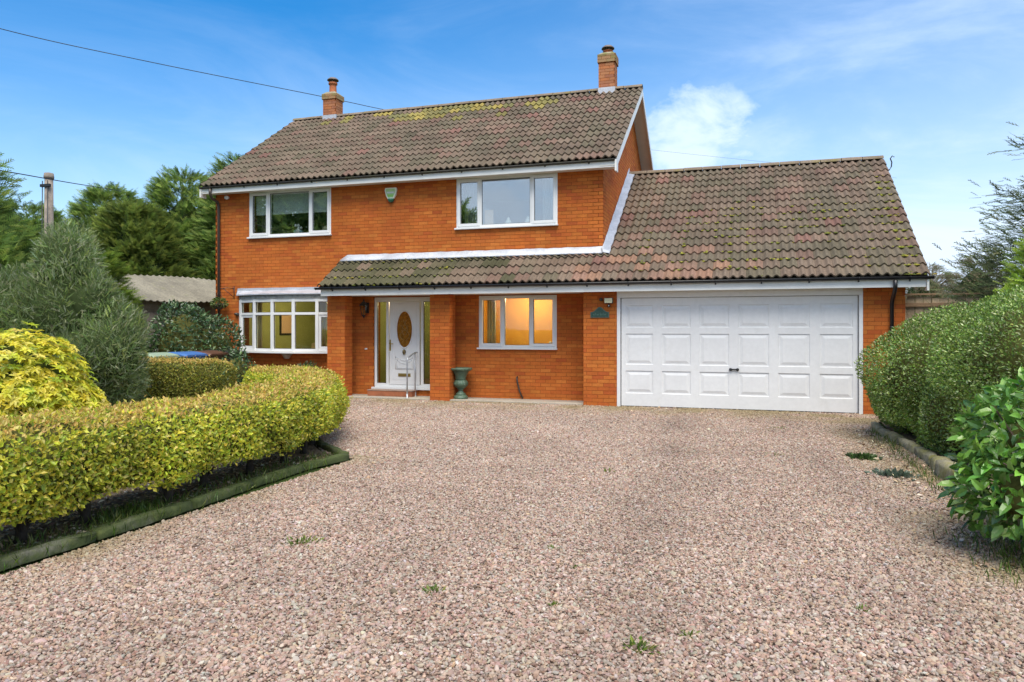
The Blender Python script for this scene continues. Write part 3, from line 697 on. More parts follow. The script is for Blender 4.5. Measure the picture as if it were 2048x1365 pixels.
# bow window: five lights on an arc
def bow():
    x0, x1, sag, z0, z1 = -9.30, -6.54, .30, 1.0, 2.21
    cw = (x1 - x0) / 2; Rr = (cw * cw + sag * sag) / (2 * sag); a = math.asin(cw / Rr); xm = (x0 + x1) / 2; yc = D - sag + Rr
    pt = lambda t, dr=0: Vector((xm + (Rr + dr) * math.sin(t), yc - (Rr + dr) * math.cos(t), 0))
    ts = [-a + 2 * a * i / 5 for i in range(6)]
    f = MB(); Z = Vector((0, 0, 1)); ztr = 1.875
    for t in ts:
        p = pt(t); n = Vector((math.sin(t), -math.cos(t), 0)); f.bar(p + Z * z0, p + Z * z1, .075, .08, n)
    bo = None
    for i in range(5):
        p, q = pt(ts[i]), pt(ts[i + 1]); d = (q - p).normalized(); p2, q2 = p + d * .03, q - d * .03
        for z in (z0 + .03, ztr, z1 - .03): f.bar(p2 + Z * z, q2 + Z * z, .066, .058)
    bo = f.build('bay_window', 'upvc', house, .005)
    for i in range(5):
        p, q = pt(ts[i]), pt(ts[i + 1]); d = (q - p).normalized(); nrm = Vector((d.y, -d.x, 0)); p2, q2 = p + d * .037, q - d * .037
        for j, (za, zb) in enumerate(((z0 + .06, ztr - .03), (ztr + .03, z1 - .06))):
            sash = (i in (0, 4) and j == 0)
            if sash:
                s_ = MB(); o_ = nrm * .018
                for (u0, u1, w0, w1) in ((p2, p2 + d * .055, za, zb), (q2 - d * .055, q2, za, zb), (p2 + d * .055, q2 - d * .055, za, za + .055), (p2 + d * .055, q2 - d * .055, zb - .055, zb)):
                    mid = (u0 + u1) / 2 + o_; s_.prism([u0 + o_ + Z * w0, u1 + o_ + Z * w0, u1 + o_ + Z * w1, u0 + o_ + Z * w1], -nrm * .045)
                s_.build('sash', 'upvc', bo, .005); p3, q3, za, zb = p2 + d * .055, q2 - d * .055, za + .055, zb - .055
            else: p3, q3 = p2, q2
            MB().prism([p3 + Z * za, q3 + Z * za, q3 + Z * zb, p3 + Z * zb], -nrm * .006).build('pane', 'glass', bo)
            g_ = MB()
            for (u0, u1, w0, w1) in ((p3, p3 + d * .01, za, zb), (q3 - d * .01, q3, za, zb), (p3 + d * .01, q3 - d * .01, za, za + .01), (p3 + d * .01, q3 - d * .01, zb - .01, zb)):
                g_.prism([u0 + nrm * .004 + Z * w0, u1 + nrm * .004 + Z * w0, u1 + nrm * .004 + Z * w1, u0 + nrm * .004 + Z * w1], -nrm * .016)
            g_.build('glazing_gasket', 'black_plastic', bo)
    def slabarc(dr, z_a, z_b, nm, m_, ext=.0, x_ext=0):
        k = 20; P_ = [pt(-a * 1.03 + 2.06 * a * i / k, dr) for i in range(k + 1)]
        P_[0].y = P_[-1].y = D - .001
        P_ = [Vector((p.x, min(p.y, D - .001), 0)) for p in P_]
        MB().prism([p + Z * z_a for p in P_], (0, 0, z_b - z_a)).build(nm, m_, bo, .004)
    slabarc(.075, .955, .995, 'sill', 'upvc'); slabarc(.03, 2.21, 2.235, 'head_board', 'upvc')
    slabarc(.05, 2.236, 2.32, 'lead_valance', 'lead_dark')
    # lead roof, sloping up to the wall
    k = 24; vs, fs = [], []
    for i in range(k + 1):
        t = -a * 1.04 + 2.08 * a * i / k; p = pt(t, .10); wv = .006 * math.sin(i * 1.7)
        yb = min(p.y, D - .03)
        vs += [(p.x, yb, 2.318), (p.x, yb, 2.345 + wv), (p.x, D - .012, 2.44 + wv), (p.x, D - .012, 2.50 + .4 * wv)]
    for i in range(k):
        for j in range(3): fs.append((4 * i + j, 4 * i + j + 1, 4 * i + j + 5, 4 * i + j + 4))
    fs += [(0, 1, 2, 3), (4 * k, 4 * k + 1, 4 * k + 2, 4 * k + 3)]
    MB().add(vs, fs).build('lead_roof', 'lead', bo)
    MB().lathe([(.05, 0), (.075, .03), (.10, .075), (.135, .11), (.14, .13)], (-7.95, D - .10, .82), 14).build('corbel', 'concrete', bo)
bow()

# ---- front door with sidelights
def door():
    x0, x1, z0, z1 = DOOR; ya, yb = D + .02, D + .09
    f = MB(); L0, L1 = -5.35, -4.585
    frame_rect(f, x0, x1, z0 + .02, z1, ya, yb, .06)
    for c in (L0 - .045, L1 + .045): f.box(c - .032, c + .032, ya - .002, yb, z0 + .08, z1 - .06)
    f.box(x0 + .06, x1 - .06, ya + .001, yb, z1 - .10, z1 - .059)
    for a, b in ((x0 + .06, L0 - .077), (L1 + .077, x1 - .06)): f.box(a, b, ya + .001, yb, z0 + .079, z0 + .105)
    fo = f.build('door_frame', 'upvc', house, .005)
    MB().box(x0 - .04, x1 + .02, D - .06, D + .08, z0 - .025, z0 + .019).build('threshold', 'upvc', fo, .006)
    for a, b in ((x0 + .06, L0 - .077), (L1 + .077, x1 - .06)):
        g_ = MB(); frame_rect(g_, a, b, z0 + .105, z1 - .10, ya + .02, ya + .04, .008); g_.build('glazing_gasket', 'black_plastic', fo)
        MB().box(a, b, ya + .028, ya + .034, z0 + .105, z1 - .10).build('sidelight_pane', 'glass', fo)
    # leaf with an oval hole
    zb_, zt_ = z0 + .085, z1 - .105; xm = -4.967; oz, ra, rb = 1.51, .19, .405
    y0 = D + .012; n = 40; m_ = MB()
    def ring(sx, sz, y): return [(xm + sx * math.cos(2 * math.pi * k / n), y, oz + sz * math.sin(2 * math.pi * k / n)) for k in range(n)]
    # face of the leaf as strips between the oval and a rectangle
    def recpt(t):
        c, s_ = math.cos(t), math.sin(t); hx0, hx1, hz0, hz1 = xm - L0 - .012, L1 - .012 - xm, oz - zb_, zt_ - oz
        k = min((hx1 / c if c > 1e-6 else 9e9), (-hx0 / c if c < -1e-6 else 9e9), (hz1 / s_ if s_ > 1e-6 else 9e9), (-hz0 / s_ if s_ < -1e-6 else 9e9))
        return (xm + c * k, y0, oz + s_ * k)
    tt = sorted([2 * math.pi * k / n for k in range(n)] + [math.atan2(sz, sx) % (2 * math.pi) for sx, sz in ((L1 - .012 - xm, zt_ - oz), (L0 + .012 - xm, zt_ - oz), (L0 + .012 - xm, zb_ - oz), (L1 - .012 - xm, zb_ - oz))])
    outer = [recpt(t) for t in tt]; inner = [(xm + ra * math.cos(t), y0, oz + rb * math.sin(t)) for t in tt]; q = len(tt)
    m_.add(outer + inner + [(a, y0 + .05, c) for a, b, c in outer] + [(a, y0 + .05, c) for a, b, c in inner],
           [(i, (i + 1) % q, q + (i + 1) % q, q + i) for i in range(q)] + [(2 * q + i, 3 * q + i, 3 * q + (i + 1) % q, 2 * q + (i + 1) % q) for i in range(q)] +
           [(i, 2 * q + i, 2 * q + (i + 1) % q, (i + 1) % q) for i in range(q)] + [(q + i, q + (i + 1) % q, 3 * q + (i + 1) % q, 3 * q + i) for i in range(q)])
    lo = m_.build('front_door', 'upvc', house)
    MB().tube([(xm + (ra + .012) * math.cos(2 * math.pi * k / n), y0 - .004, oz + (rb + .012) * math.sin(2 * math.pi * k / n)) for k in range(n + 1)], .016, 8, cap=False).build('oval_moulding', 'upvc', lo)
    MB().prism(ring(ra + .004, rb + .004, y0 + .02), (0, .008, 0)).build('oval_pane', 'amber_glass', lo)
    ld = MB()   # leaded scrolls on the glass
    for sx in (-1, 1):
        for ph in (0, 1):
            ld.tube([(xm + sx * (.02 + .10 * math.sin(t * 2.2) * (1 - .5 * ph)), y0 + .014, oz + (-.25 + ph * .12) + t * .16) for t in [i / 10 * 2.2 for i in range(11)]], .0045, 5)
    ld.build('leadwork', 'brass', lo)
    pn = MB(); frame_rect(pn, -5.255, -4.675, .385, 2.085, y0 - .006, y0 + .004, .010); pn.build('panel_moulding', 'upvc', lo, .003)
    lp = MB()
    for k, (zt2, ins) in enumerate(((.90, 0), (.83, .035))):
        xl, xr = xm - .22 + ins, xm + .22 - ins; zb2 = .62 + ins * .6
        arc = [(xl + (xr - xl) * i / 12, y0 - .004, zt2 - .09 * math.sin(math.pi * i / 12)) for i in range(13)]
        lp.tube([(xl, y0 - .004, zb2)] + arc + [(xr, y0 - .004, zb2), (xl, y0 - .004, zb2)], .008, 6)
    lp.build('lower_panel', 'upvc', lo)
    MB().box(xm - .15, xm + .15, y0 - .016, y0 + .002, .455, .525).box(xm - .12, xm + .12, y0 - .022, y0 - .015, .472, .508).build('letterbox', 'brass', lo, .004)
    MB().lathe([(.0, 0), (.03, .01), (.042, .06), (.03, .10), (.0, .115)], (xm, y0 - .018, .95), 10).tube([(xm - .03, y0 - .04, 1.0), (xm, y0 - .05, .945), (xm + .03, y0 - .04, 1.0)], .008, 6).build('knocker', 'dark_brass', lo)
    MB().box(-5.335, -5.30, y0 - .012, y0 + .002, 1.03, 1.28).tube([(-5.318, y0, 1.19), (-5.318, y0 - .05, 1.19), (-5.30, y0 - .055, 1.19), (-5.22, y0 - .055, 1.185)], .010, 8).build('handle', 'brass', lo)
door()
st = MB().box(-5.70, -4.62, .30, D - .08, .035, .155).build('door_step', 'terracotta', house, .008)
MB().box(-5.71, -4.61, .29, D - .08, .156, .172).build('step_tread', 'step_top', st, .004)

# ---- garage door
def garage_door():
    ga = MB()
    xs = [(.09, .62), (.79, 1.33), (1.49, 2.03), (2.20, 2.74), (2.90, 3.44), (3.61, 4.16)]; zs = [(1.55, 1.98), (.83, 1.43), (.27, .71)]
    wl_ = Wall((0, .05, 0), (1, 0, 0), (0, -1, 0)); ops = [(a, b, c, d) for a, b in xs for c, d in zs]
    wall_grid(ga, wl_, .006, GDW - .006, .025, 2.122, ops, .03); do = ga.build('garage_door', 'garage_white', house)
    for (a, b, c, d) in ops:
        V = []; y = .05
        for (i, dy) in ((0, 0.0), (.006, .014), (.030, .014), (.080, .002)):
            V += [(a + i, y + dy, c + i), (b - i, y + dy, c + i), (b - i, y + dy, d - i), (a + i, y + dy, d - i)]
        F = []
        for k in range(3):
            for j in range(4): F.append((k * 4 + j, k * 4 + (j + 1) % 4, k * 4 + 4 + (j + 1) % 4, k * 4 + 4 + j))
        F.append((12, 13, 14, 15)); MB().add(V, F).build('panel', 'garage_white', do)
    h = MB()
    for sx in (-1, 1): h.tube([(2.12 + sx * .062, .05, .765), (2.12 + sx * .062, .018, .765), (2.12 + sx * .062, .008, .765)], [.028, .03, .024], 8)
    h.tube([(2.06, .026, .765), (2.18, .026, .765)], .014, 8); h.build('handle', 'dark_metal', do)
    f = MB(); f.box(-.072, -.008, -.014, .09, 0, 2.13); f.box(GDW + .008, GDW + .072, -.014, .09, 0, 2.13); f.box(-.072, GDW + .072, -.014, .09, 2.1305, 2.258)
    f.build('garage_door_frame', 'garage_white', house, .004)
    MB().box(-.008, GDW + .008, .085, .10, 0, 2.13).build('door_seal', 'black_plastic', do)
garage_door()

# ---- rooms behind the windows
def room(name, x0, x1, y1, z0, z1, m_, mf='floor_wood'):
    y0 = D + .302; t = .04; r = MB()
    r.box(x0, x1, y1, y1 + t, z0, z1); r.box(x0 - t, x0, y0, y1 + t, z0, z1); r.box(x1, x1 + t, y0, y1 + t, z0, z1); r.box(x0 - t, x1 + t, y0, y1 + t, z1, z1 + t)
    o = r.build(name, m_, house); MB().box(x0 - t, x1 + t, y0, y1 + t, z0 - t, z0 - .001).build('room_floor', mf, o)
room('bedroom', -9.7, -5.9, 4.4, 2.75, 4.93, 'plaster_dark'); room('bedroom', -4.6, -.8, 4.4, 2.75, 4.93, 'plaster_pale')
room('living_room', -9.7, -6.3, 4.4, .2, 2.62, 'plaster_olive'); room('hall', -6.2, -3.7, 3.6, .2, 2.62, 'plaster_olive'); room('study', -3.55, -.9, 2.1, .2, 2.62, 'plaster_warm')
def lamp(x, y, z, e, label):
    o = MB().tube([(x, y, 2.61), (x, y, z + .1)], .006, 6).build('pendant_lamp', 'dark_metal')
    MB().lathe([(.05, .1), (.15, .0), (.14, .0), (.045, .095)], (x, y, z), 16, cap=False).build('lamp_shade', 'curtain_cream', o)
    MB().lathe([(.0, -.04), (.03, -.02), (.035, .01), (.0, .05)], (x, y, z), 10, cap=False).build('bulb', 'bulb', o)
    ld = bpy.data.lights.new('lamp_light', 'POINT'); ld.energy = e; ld.color = (1, .72, .42); ld.shadow_soft_size = .06
    lo = bpy.data.objects.new('lamp_light', ld); COL.objects.link(lo); lo.location = (x, y, z - .12); lo.parent = o; lo.matrix_parent_inverse = WORLD(o).inverted()
    tag(o, label, 'lamp')
lamp(-2.3, 1.35, 2.35, 30, 'lit pendant lamp inside the orange room beside the front door')
lamp(-4.6, 2.3, 2.35, 30, 'pendant lamp inside the hall behind the oval door glass')
lamp(-8.0, 2.4, 2.35, 50, 'pendant lamp inside the room with the bow window')
def curtain(x0, x1, y, z0, z1, m_, label, folds=5):
    n = folds * 8; vs = []; fs = []
    for i in range(n + 1):
        x = x0 + (x1 - x0) * i / n; yy = y + .03 * math.sin(i / 8 * 2 * math.pi)
        vs += [(x, yy, z0), (x, yy, z1), (x, yy + .006, z1), (x, yy + .006, z0)]
    for i in range(n):
        for j in range(4): fs.append((4 * i + j, 4 * i + (j + 1) % 4, 4 * i + 4 + (j + 1) % 4, 4 * i + 4 + j))
    tag(MB().add(vs, fs, True).build('curtain', m_), label, 'curtain')
curtain(-9.0, -8.72, D + .38, 3.60, 4.78, 'curtain_cream', 'cream curtain drawn to the side of the window with blinds', 3)
curtain(-1.86, -1.46, D + .38, 3.60, 4.78, 'curtain_white', 'white curtain at the right side of the upstairs window above the porch', 5)
curtain(-3.66, -3.30, D + .38, 3.60, 4.78, 'curtain_white', 'white curtain at the left side of the upstairs window above the porch', 5)
curtain(-9.25, -8.95, D + .33, .9, 2.22, 'curtain_cream', 'pale curtain inside the leftmost light of the bow window', 4)
curtain(-7.42, -7.18, D + .36, .95, 2.22, 'curtain_cream', 'tan curtain inside the fourth light of the bow window', 3)
curtain(-3.12, -2.92, D + .36, 1.05, 2.22, 'curtain_cream', 'cream curtain inside the left casement of the orange-lit window', 3)
pf = empty('framed_picture', (-9.68, 3.2, 1.6)); tag(pf, 'dark framed picture on the wall seen through the bow window', 'picture')
MB().box(-9.70, -9.67, 2.75, 3.45, 1.35, 1.95).build('frame', 'dark_metal', pf); MB().box(-9.67, -9.665, 2.80, 3.40, 1.40, 1.90).build('print', 'peach', pf)
sf = empty('sofa', (-8.6, 3.7, .2)); tag(sf, 'low sofa at the back of the room behind the bow window', 'sofa')
MB().box(-9.5, -7.6, 3.2, 4.1, .22, .62).build('seat', 'cushion', sf, .04); MB().box(-9.5, -7.6, 3.95, 4.3, .62, 1.12).build('backrest', 'cushion', sf, .05)
for xx in (-9.62, -7.58): MB().box(xx, xx + .16, 3.2, 4.3, .22, .85).build('armrest', 'cushion', sf, .04)
for (a, b, lb) in ((.05, .245, 'narrow pale roller blind half down in the left casement upstairs'), (.262, .738, 'wide pale roller blind half down in the middle upstairs pane'), (.755, .95, 'narrow pale roller blind half down in the right casement upstairs')):
    x0 = W1[0] + a * 2.235; x1 = W1[0] + b * 2.235
    tag(MB().box(x0, x1, D + .11, D + .114, 4.27, 4.76).tube([(x0, D + .112, 4.265), (x1, D + .112, 4.265)], .012, 8).build('roller_blind', 'blind'), lb, 'blind')
# window-sill ornaments
SZ = W1[2] + .06
ob = empty('ornament', (-7.82, D + .14, SZ)); tag(ob, 'small white and blue figurine on the upstairs window sill', 'figurine')
MB().lathe([(.05, 0), (.075, .03), (.05, .09), (.03, .12), (.02, .15), (.035, .18), (.035, .21), (.0, .24)], (-7.80, D + .14, SZ), 12).build('figure', 'china', ob)
MB().lathe([(.0, 0), (.05, .01), (.055, .07), (.0, .10)], (-7.88, D + .15, SZ), 10).lathe([(.0, 0), (.05, .01), (.055, .06), (.0, .09)], (-7.73, D + .15, SZ), 10).build('base_skirt', 'china_blue', ob)
MB().lathe([(.0, .10), (.03, .11), (.035, .15), (.0, .18)], (-7.73, D + .15, SZ), 10).lathe([(.0, .16), (.03, .17), (.03, .22), (.0, .245)], (-7.88, D + .15, SZ), 10).build('head', 'china', ob)
cu = MB().lathe([(.0, 0), (.15, .0), (.165, .05), (.15, .11), (.11, .15), (.05, .17), (.0, .175)], (-7.04, D + .24, SZ), 16); tag(cu.build('cushion', 'cushion'), 'rounded beige knitted cushion in the right casement upstairs', 'cushion')
tag(MB().box(-3.10, -2.90, D + .12, D + .14, SZ, SZ + .33).box(-3.09, -2.91, D + .115, D + .121, SZ + .01, SZ + .32).build('picture_card', 'peach'), 'peach picture card standing on the sill above the porch', 'card')
for x, lb in ((-2.56, 'white china ornament midway along the sill above the porch'), (-2.12, 'white china ornament at the right end of the sill above the porch')):
    tag(MB().lathe([(.06, 0), (.075, .03), (.06, .07), (.03, .10), (.035, .13), (.0, .16)], (x, D + .14, SZ), 12).build('ornament', 'china'), lb, 'ornament')
tag(MB().lathe([(.0, 0), (.035, .0), (.045, .03), (.02, .06), (.0, .065)], (-1.62, D + .14, 1.19), 10).build('ornament', 'china'), 'tiny white ornament in the corner of the orange-lit window', 'ornament')

# ---- fittings on the walls
ln = empty('wall_lantern', (-5.89, D, 1.98)); tag(ln, 'black wall lantern beside the front door', 'lantern')
x, y = -5.89, D - .17
MB().box(x - .05, x + .05, D - .03, D - .008, 1.88, 2.12).build('backplate', 'black_plastic', ln, .006)
MB().tube([(x, D - .02, 2.02), (x, D - .08, 2.08), (x, D - .15, 2.16), (x, y, 2.14)], .010, 6).build('arm', 'black_plastic', ln)
MB().lathe([(.05, 0), (.095, .20), (.095, .205), (.05, .0)], (x, y, 1.84), 6, smooth=False).build('lantern_glass', 'glass', ln)
cg = MB()
for k in range(6):
    t = math.pi / 3 * k; cg.tube([(x + .052 * math.cos(t), y + .052 * math.sin(t), 1.84), (x + .097 * math.cos(t), y + .097 * math.sin(t), 2.045)], .006, 5)
cg.lathe([(.055, -.02), (.06, 0), (.02, -.05), (.0, -.09)], (x, y, 1.84), 6, smooth=False); cg.build('cage', 'black_plastic', ln)
MB().lathe([(.12, .0), (.10, .03), (.05, .08), (.02, .10), (.015, .14), (.0, .15)], (x, y, 2.045), 6, smooth=False).build('lantern_roof', 'black_plastic', ln)
tag(MB().box(-5.945, -5.885, D - .03, D - .008, 1.05, 1.085).build('doorbell', 'china', None, .006), 'small white doorbell on the brick left of the door', 'doorbell')
# house name plate
npl = empty('name_plate', (-.41, 0, 1.76)); tag(npl, 'dark green arched house name plate on the garage pier', 'sign')
def plate(x0, x1, z0, zs, zt2, y0, y1, m_, nm):
    n = 14; xm = (x0 + x1) / 2
    top = [(x1 + (x0 - x1) * i / n, y0, zs + (zt2 - zs) * (.5 - .5 * math.cos(2 * math.pi * min(max((i / n - .08) / .84, 0), 1)))) for i in range(n + 1)]
    return MB().prism([(x0, y0, z0), (x1, y0, z0)] + top, (0, y1 - y0, 0)).build(nm, m_, npl)
plate(-.595, -.225, 1.745, 1.855, 1.955, -.026, -.010, 'plate_rim', 'rim'); plate(-.578, -.242, 1.762, 1.845, 1.935, -.029, -.012, 'plate_green', 'board')
lt = MB()
for i, hgt in enumerate((.030, .052, .030, .030, .052, .034, .052, .030)):   # worn raised lettering, not legible in the photo
    xx = -.535 + i * .034; lt.box(xx, xx + .006, -.033, -.028, 1.79, 1.79 + hgt)
    if i % 2 == 0: lt.box(xx + .006, xx + .019, -.033, -.028, 1.79, 1.796); lt.box(xx + .013, xx + .019, -.033, -.028, 1.796, 1.79 + .028)
    else: lt.box(xx + .006, xx + .020, -.033, -.028, 1.79 + .022, 1.79 + .028)
lt.build('lettering', 'plate_text', npl)
fl = empty('floodlight', (-.22, 0, 2.0)); tag(fl, 'cream security floodlight on the garage pier above the name plate', 'floodlight')
MB().box(-.305, -.135, -.13, -.06, 2.02, 2.13).build('lamp_head', 'black_plastic', fl, .006); MB().box(-.295, -.145, -.135, -.129, 2.03, 2.12).build('lens', 'lamp_cream', fl)
MB().tube([(-.22, -.01, 2.04), (-.22, -.07, 2.05)], .014, 6).build('arm', 'black_plastic', fl); MB().lathe([(.0, -.035), (.028, -.02), (.03, .02), (.0, .035)], (-.22, -.07, 1.975), 10).build('sensor', 'black_plastic', fl); MB().lathe([(.0, -.012), (.012, 0), (.0, .012)], (-.22, -.099, 1.975), 8).build('sensor_eye', 'china', fl)
tag(MB().lathe([(.0, -.035), (.035, -.02), (.04, .015), (.0, .04)], (-.38, -.04, 2.10), 10).box(-.395, -.365, -.04, -.008, 2.085, 2.115).build('sensor', 'brown_plastic'), 'small dark round sensor on the garage pier beside the floodlight', 'sensor')
ab = empty('alarm_box', (-5.27, D, 4.5)); tag(ab, 'shield-shaped green and white alarm box high on the brick wall', 'alarm box')
def shield(sc, y0, y1, m_, nm, zc=4.545):
    p = [(-.135, .145), (.135, .145), (.145, .09), (.115, -.03), (.075, -.10), (-.075, -.10), (-.115, -.03), (-.145, .09)]
    return MB().prism([(-5.275 + a * sc, y0, zc + b * sc) for a, b in p], (0, y1 - y0, 0)).build(nm, m_, ab, .004)
shield(1, D - .065, D - .008, 'alarm_white', 'casing'); shield(.80, D - .069, D - .06, 'alarm_panel', 'face_panel', 4.55)
MB().box(-5.345, -5.205, D - .074, D - .0695, 4.49, 4.535).build('green_band', 'alarm_green', ab); MB().box(-5.36, -5.19, D - .074, D - .0695, 4.565, 4.60).build('pale_band', 'china', ab)
MB().lathe([(.0, -.05), (.045, -.035), (.068, .0), (.07, .035)], (-5.275, D - .045, 4.41), 14).build('strobe', 'alarm_dark', ab)
# small fittings
tag(MB().tube([(-2.31, D - .01, .50), (-2.31, D - .05, .49), (-2.30, D - .055, .40), (-2.25, D - .05, .2), (-2.18, D - .05, .05)], .018, 8).build('waste_pipe', 'brown_plastic'), 'thin dark pipe curving down the wall under the orange window', 'pipe')
tag(MB().lathe([(.0, -.03), (.05, -.02), (.055, .03), (.0, .05)], (-9.40, D - .05, 1.87), 10).build('wall_vent', 'brown_plastic'), 'small dark round vent on the brick left of the bow window', 'vent')
tag(MB().lathe([(.0, -.05), (.05, -.03), (.05, .03), (.0, .05)], (-9.66, D - .08, 4.70), 10).box(-9.68, -9.64, D - .08, D - .008, 4.69, 4.73).build('security_lamp', 'china'), 'small white lamp under the eaves by the left downpipe', 'lamp')
# handrail
hr = MB(); X = -4.63
path = [(X, .10, .03), (X, .10, .55), (X, .10, .82)]
for i in range(1, 6):
    t = i / 5 * R(72); path.append((X, .10 + .10 * (1 - math.cos(t)), .82 + .10 * math.sin(t)))
path += [(X, .46, .995), (X, .50, 1.0), (X, .60, 1.0)]
ho = MB().tube(path, .017, 10).build('handrail', 'galv'); tag(ho, 'grey tubular handrail beside the front door step', 'handrail')
MB().tube([(X, .50, .03), (X, .50, .99)], .016, 10).build('post', 'galv', ho)
for yy in (.10, .50): MB().lathe([(.04, 0), (.04, .008), (.022, .015), (.022, .09)], (X, yy, .034), 12).build('foot', 'galv', ho)
# urn
ur = empty('garden_urn', (-3.47, .30, .035)); tag(ur, 'green fluted pedestal urn beside the right porch column', 'urn')
c = (-3.47, .30, .035)
MB().lathe([(.15, 0), (.155, .02), (.15, .05), (.12, .075), (.10, .085)], c, 24).build('plinth', 'urn_green', ur)
MB().lathe([(.10, .08), (.105, .10), (.07, .13), (.045, .17), (.045, .19), (.075, .205), (.06, .225)], c, 24, .08).build('stem', 'urn_green', ur)
MB().lathe([(.06, .22), (.10, .24), (.145, .29), (.155, .33), (.13, .375), (.115, .40)], c, 48, .07).build('bowl', 'urn_green', ur)
MB().lathe([(.115, .40), (.11, .43), (.125, .49), (.16, .56), (.185, .60), (.16, .60), (.10, .5), (.09, .45)], c, 24).build('neck', 'urn_green', ur)
MB().lathe([(.185, .59), (.225, .61), (.24, .635), (.235, .655), (.215, .66), (.19, .64), (.17, .59)], c, 48, .05).build('rim', 'urn_green', ur)
MB().lathe([(.0, .60), (.175, .60), (.175, .61), (.0, .615)], c, 16).build('earth', 'soil', ur)
# trough planter under the bay
tp = empty('trough_planter', (-7.1, .1, 0)); tag(tp, 'grey stone planter below the bow window beside the porch column', 'planter')
MB().box(-7.45, -6.75, -.05, .25, .0, .46).box(-7.5, -6.7, -.1, .3, .46, .55).build('trough', 'concrete', tp, .012)

# hook on the far end of the garage ridge
hk = MB().tube([(5.36, GYR - .3, 5.05), (5.40, GYR - .3, 5.12), (5.41, GYR - .3, 5.22), (5.38, GYR - .3, 5.30), (5.42, GYR - .3, 5.36), (5.46, GYR - .3, 5.33)], .014, 6)
hk.tube([(5.28, GYR - .3, 5.03), (5.36, GYR - .3, 5.05)], .012, 6); tag(hk.build('bent_bracket', 'dark_metal'), 'bent black metal bracket at the end of the garage ridge', 'bracket')

# moss cushions on the garage roof
def moss():
    ico = np.array([(0, 0, 1), (.89, 0, .45), (.28, .85, .45), (-.72, .53, .45), (-.72, -.53, .45), (.28, -.85, .45), (.9, .3, -.1), (0, .95, -.1), (-.9, .3, -.1), (-.55, -.75, -.1), (.55, -.75, -.1)])
    fs = [(0, 1, 2), (0, 2, 3), (0, 3, 4), (0, 4, 5), (0, 5, 1), (1, 6, 2), (2, 6, 7), (2, 7, 3), (3, 7, 8), (3, 8, 4), (4, 8, 9), (4, 9, 5), (5, 9, 10), (5, 10, 1), (1, 10, 6)]
    pts = []
    rot = np.array(Matrix.Rotation(GP, 3, 'X')); ga = (GSL - .04) / 16
    def put(x, s, n, sd):
        for _ in range(n):
            row = round(s / ga + RNG.normal(0, .3)); ss = row * ga + abs(RNG.normal(0, .04)) - .02
            xx = x + RNG.normal(0, sd); pts.append((xx, ss, RNG.uniform(.016, .046)))
    for s in np.arange(.05, 4.2, ga): put(5.05, s, 24, .085)
    for s in np.arange(.3, 3.2, ga): put(1.15, s, 9, .06); put(2.05, s, 9, .07)
    for s in np.arange(.3, 2.2, ga): put(2.45, s, 7, .07); put(.4, s, 4, .05)
    for _ in range(70): put(RNG.uniform(1.5, 5), RNG.uniform(0.2, 3.2), 5, .05)
    for _ in range(70): put(RNG.uniform(-6.4, -3.6), RNG.uniform(0, .95), 2, .05)
    P = np.array(pts); n = len(P)
    base = np.array((0, GYE, GZE))[None] + (np.stack([P[:, 0], P[:, 1], np.full(n, .03)], 1) @ rot.T)
    V = base[:, None, :] + (ico[None] * P[:, 2][:, None, None] * np.array((1, 1, .6)) * RNG.uniform(.7, 1.3, (n, 11, 1)))
    fl = np.array(fs).ravel(); col = palette(n, [(.16, .17, .03), (.23, .23, .04), (.10, .12, .03), (.27, .25, .05)], .15)
    o = link('moss', np_mesh('moss', V.reshape(-1, 3), (fl[None] + np.arange(n)[:, None] * 11).ravel(), np.arange(n * 15) * 3, None, np.repeat(col, 11, 0), True), 'moss', gr_); o['kind'] = 'stuff'
moss()

# ------------------------------------------------------------------ left side: bins, outbuilding, pole, wires
def wheelie_bin(x, y, rz, m_, label):
    root = empty('wheelie_bin', (x, y, 0)); root.rotation_euler = (0, 0, rz); tag(root, label, 'bin', 'wheelie bins behind the clipped hedge')
    M_ = WORLD(root)
    def bd(b, nm, mm, bv=0):
        b.v = [tuple(M_ @ Vector(v)) for v in b.v]; b.build(nm, mm, root, bv)
    b = MB().add([(-.22, -.26, .06), (.22, -.26, .06), (.22, .24, .06), (-.22, .24, .06), (-.29, -.36, .98), (.29, -.36, .98), (.29, .33, .98), (-.29, .33, .98)],
                 [(3, 2, 1, 0), (4, 5, 6, 7), (0, 1, 5, 4), (1, 2, 6, 5), (2, 3, 7, 6), (3, 0, 4, 7)]); bd(b, 'bin_body', m_, .03)
    k = 10; vs, fs = [], []
    for i in range(k + 1):
        yy = -.39 + .76 * i / k; zz = .985 + .085 * math.sin(math.pi * (.12 + .80 * i / k))
        vs += [(-.31, yy, zz - .03), (-.27, yy, zz), (.27, yy, zz), (.31, yy, zz - .03), (.31, yy, .975), (-.31, yy, .975)]
    for i in range(k):
        for j in range(6): fs.append((6 * i + j, 6 * i + (j + 1) % 6, 6 * i + 6 + (j + 1) % 6, 6 * i + 6 + j))
    fs += [tuple(range(6)), tuple(reversed(range(6 * k, 6 * k + 6)))]
    bd(MB().add(vs, fs), 'lid', m_, .006)
    bd(MB().tube([(-.24, .36, .96), (-.24, .43, 1.0), (.24, .43, 1.0), (.24, .36, .96)], .016, 8), 'handle', m_)
    for sx in (-.27, .27): bd(MB().tube([(sx - .03, .27, .1), (sx + .03, .27, .1)], .1, 14), 'wheel', 'bin_black')
wheelie_bin(-8.50, -3.00, 1.50, 'bin_green', 'pale green wheelie bin behind the clipped hedge, leftmost of four')
wheelie_bin(-8.42, -2.33, 1.58, 'bin_blue', 'blue wheelie bin behind the clipped hedge, next to the green one')
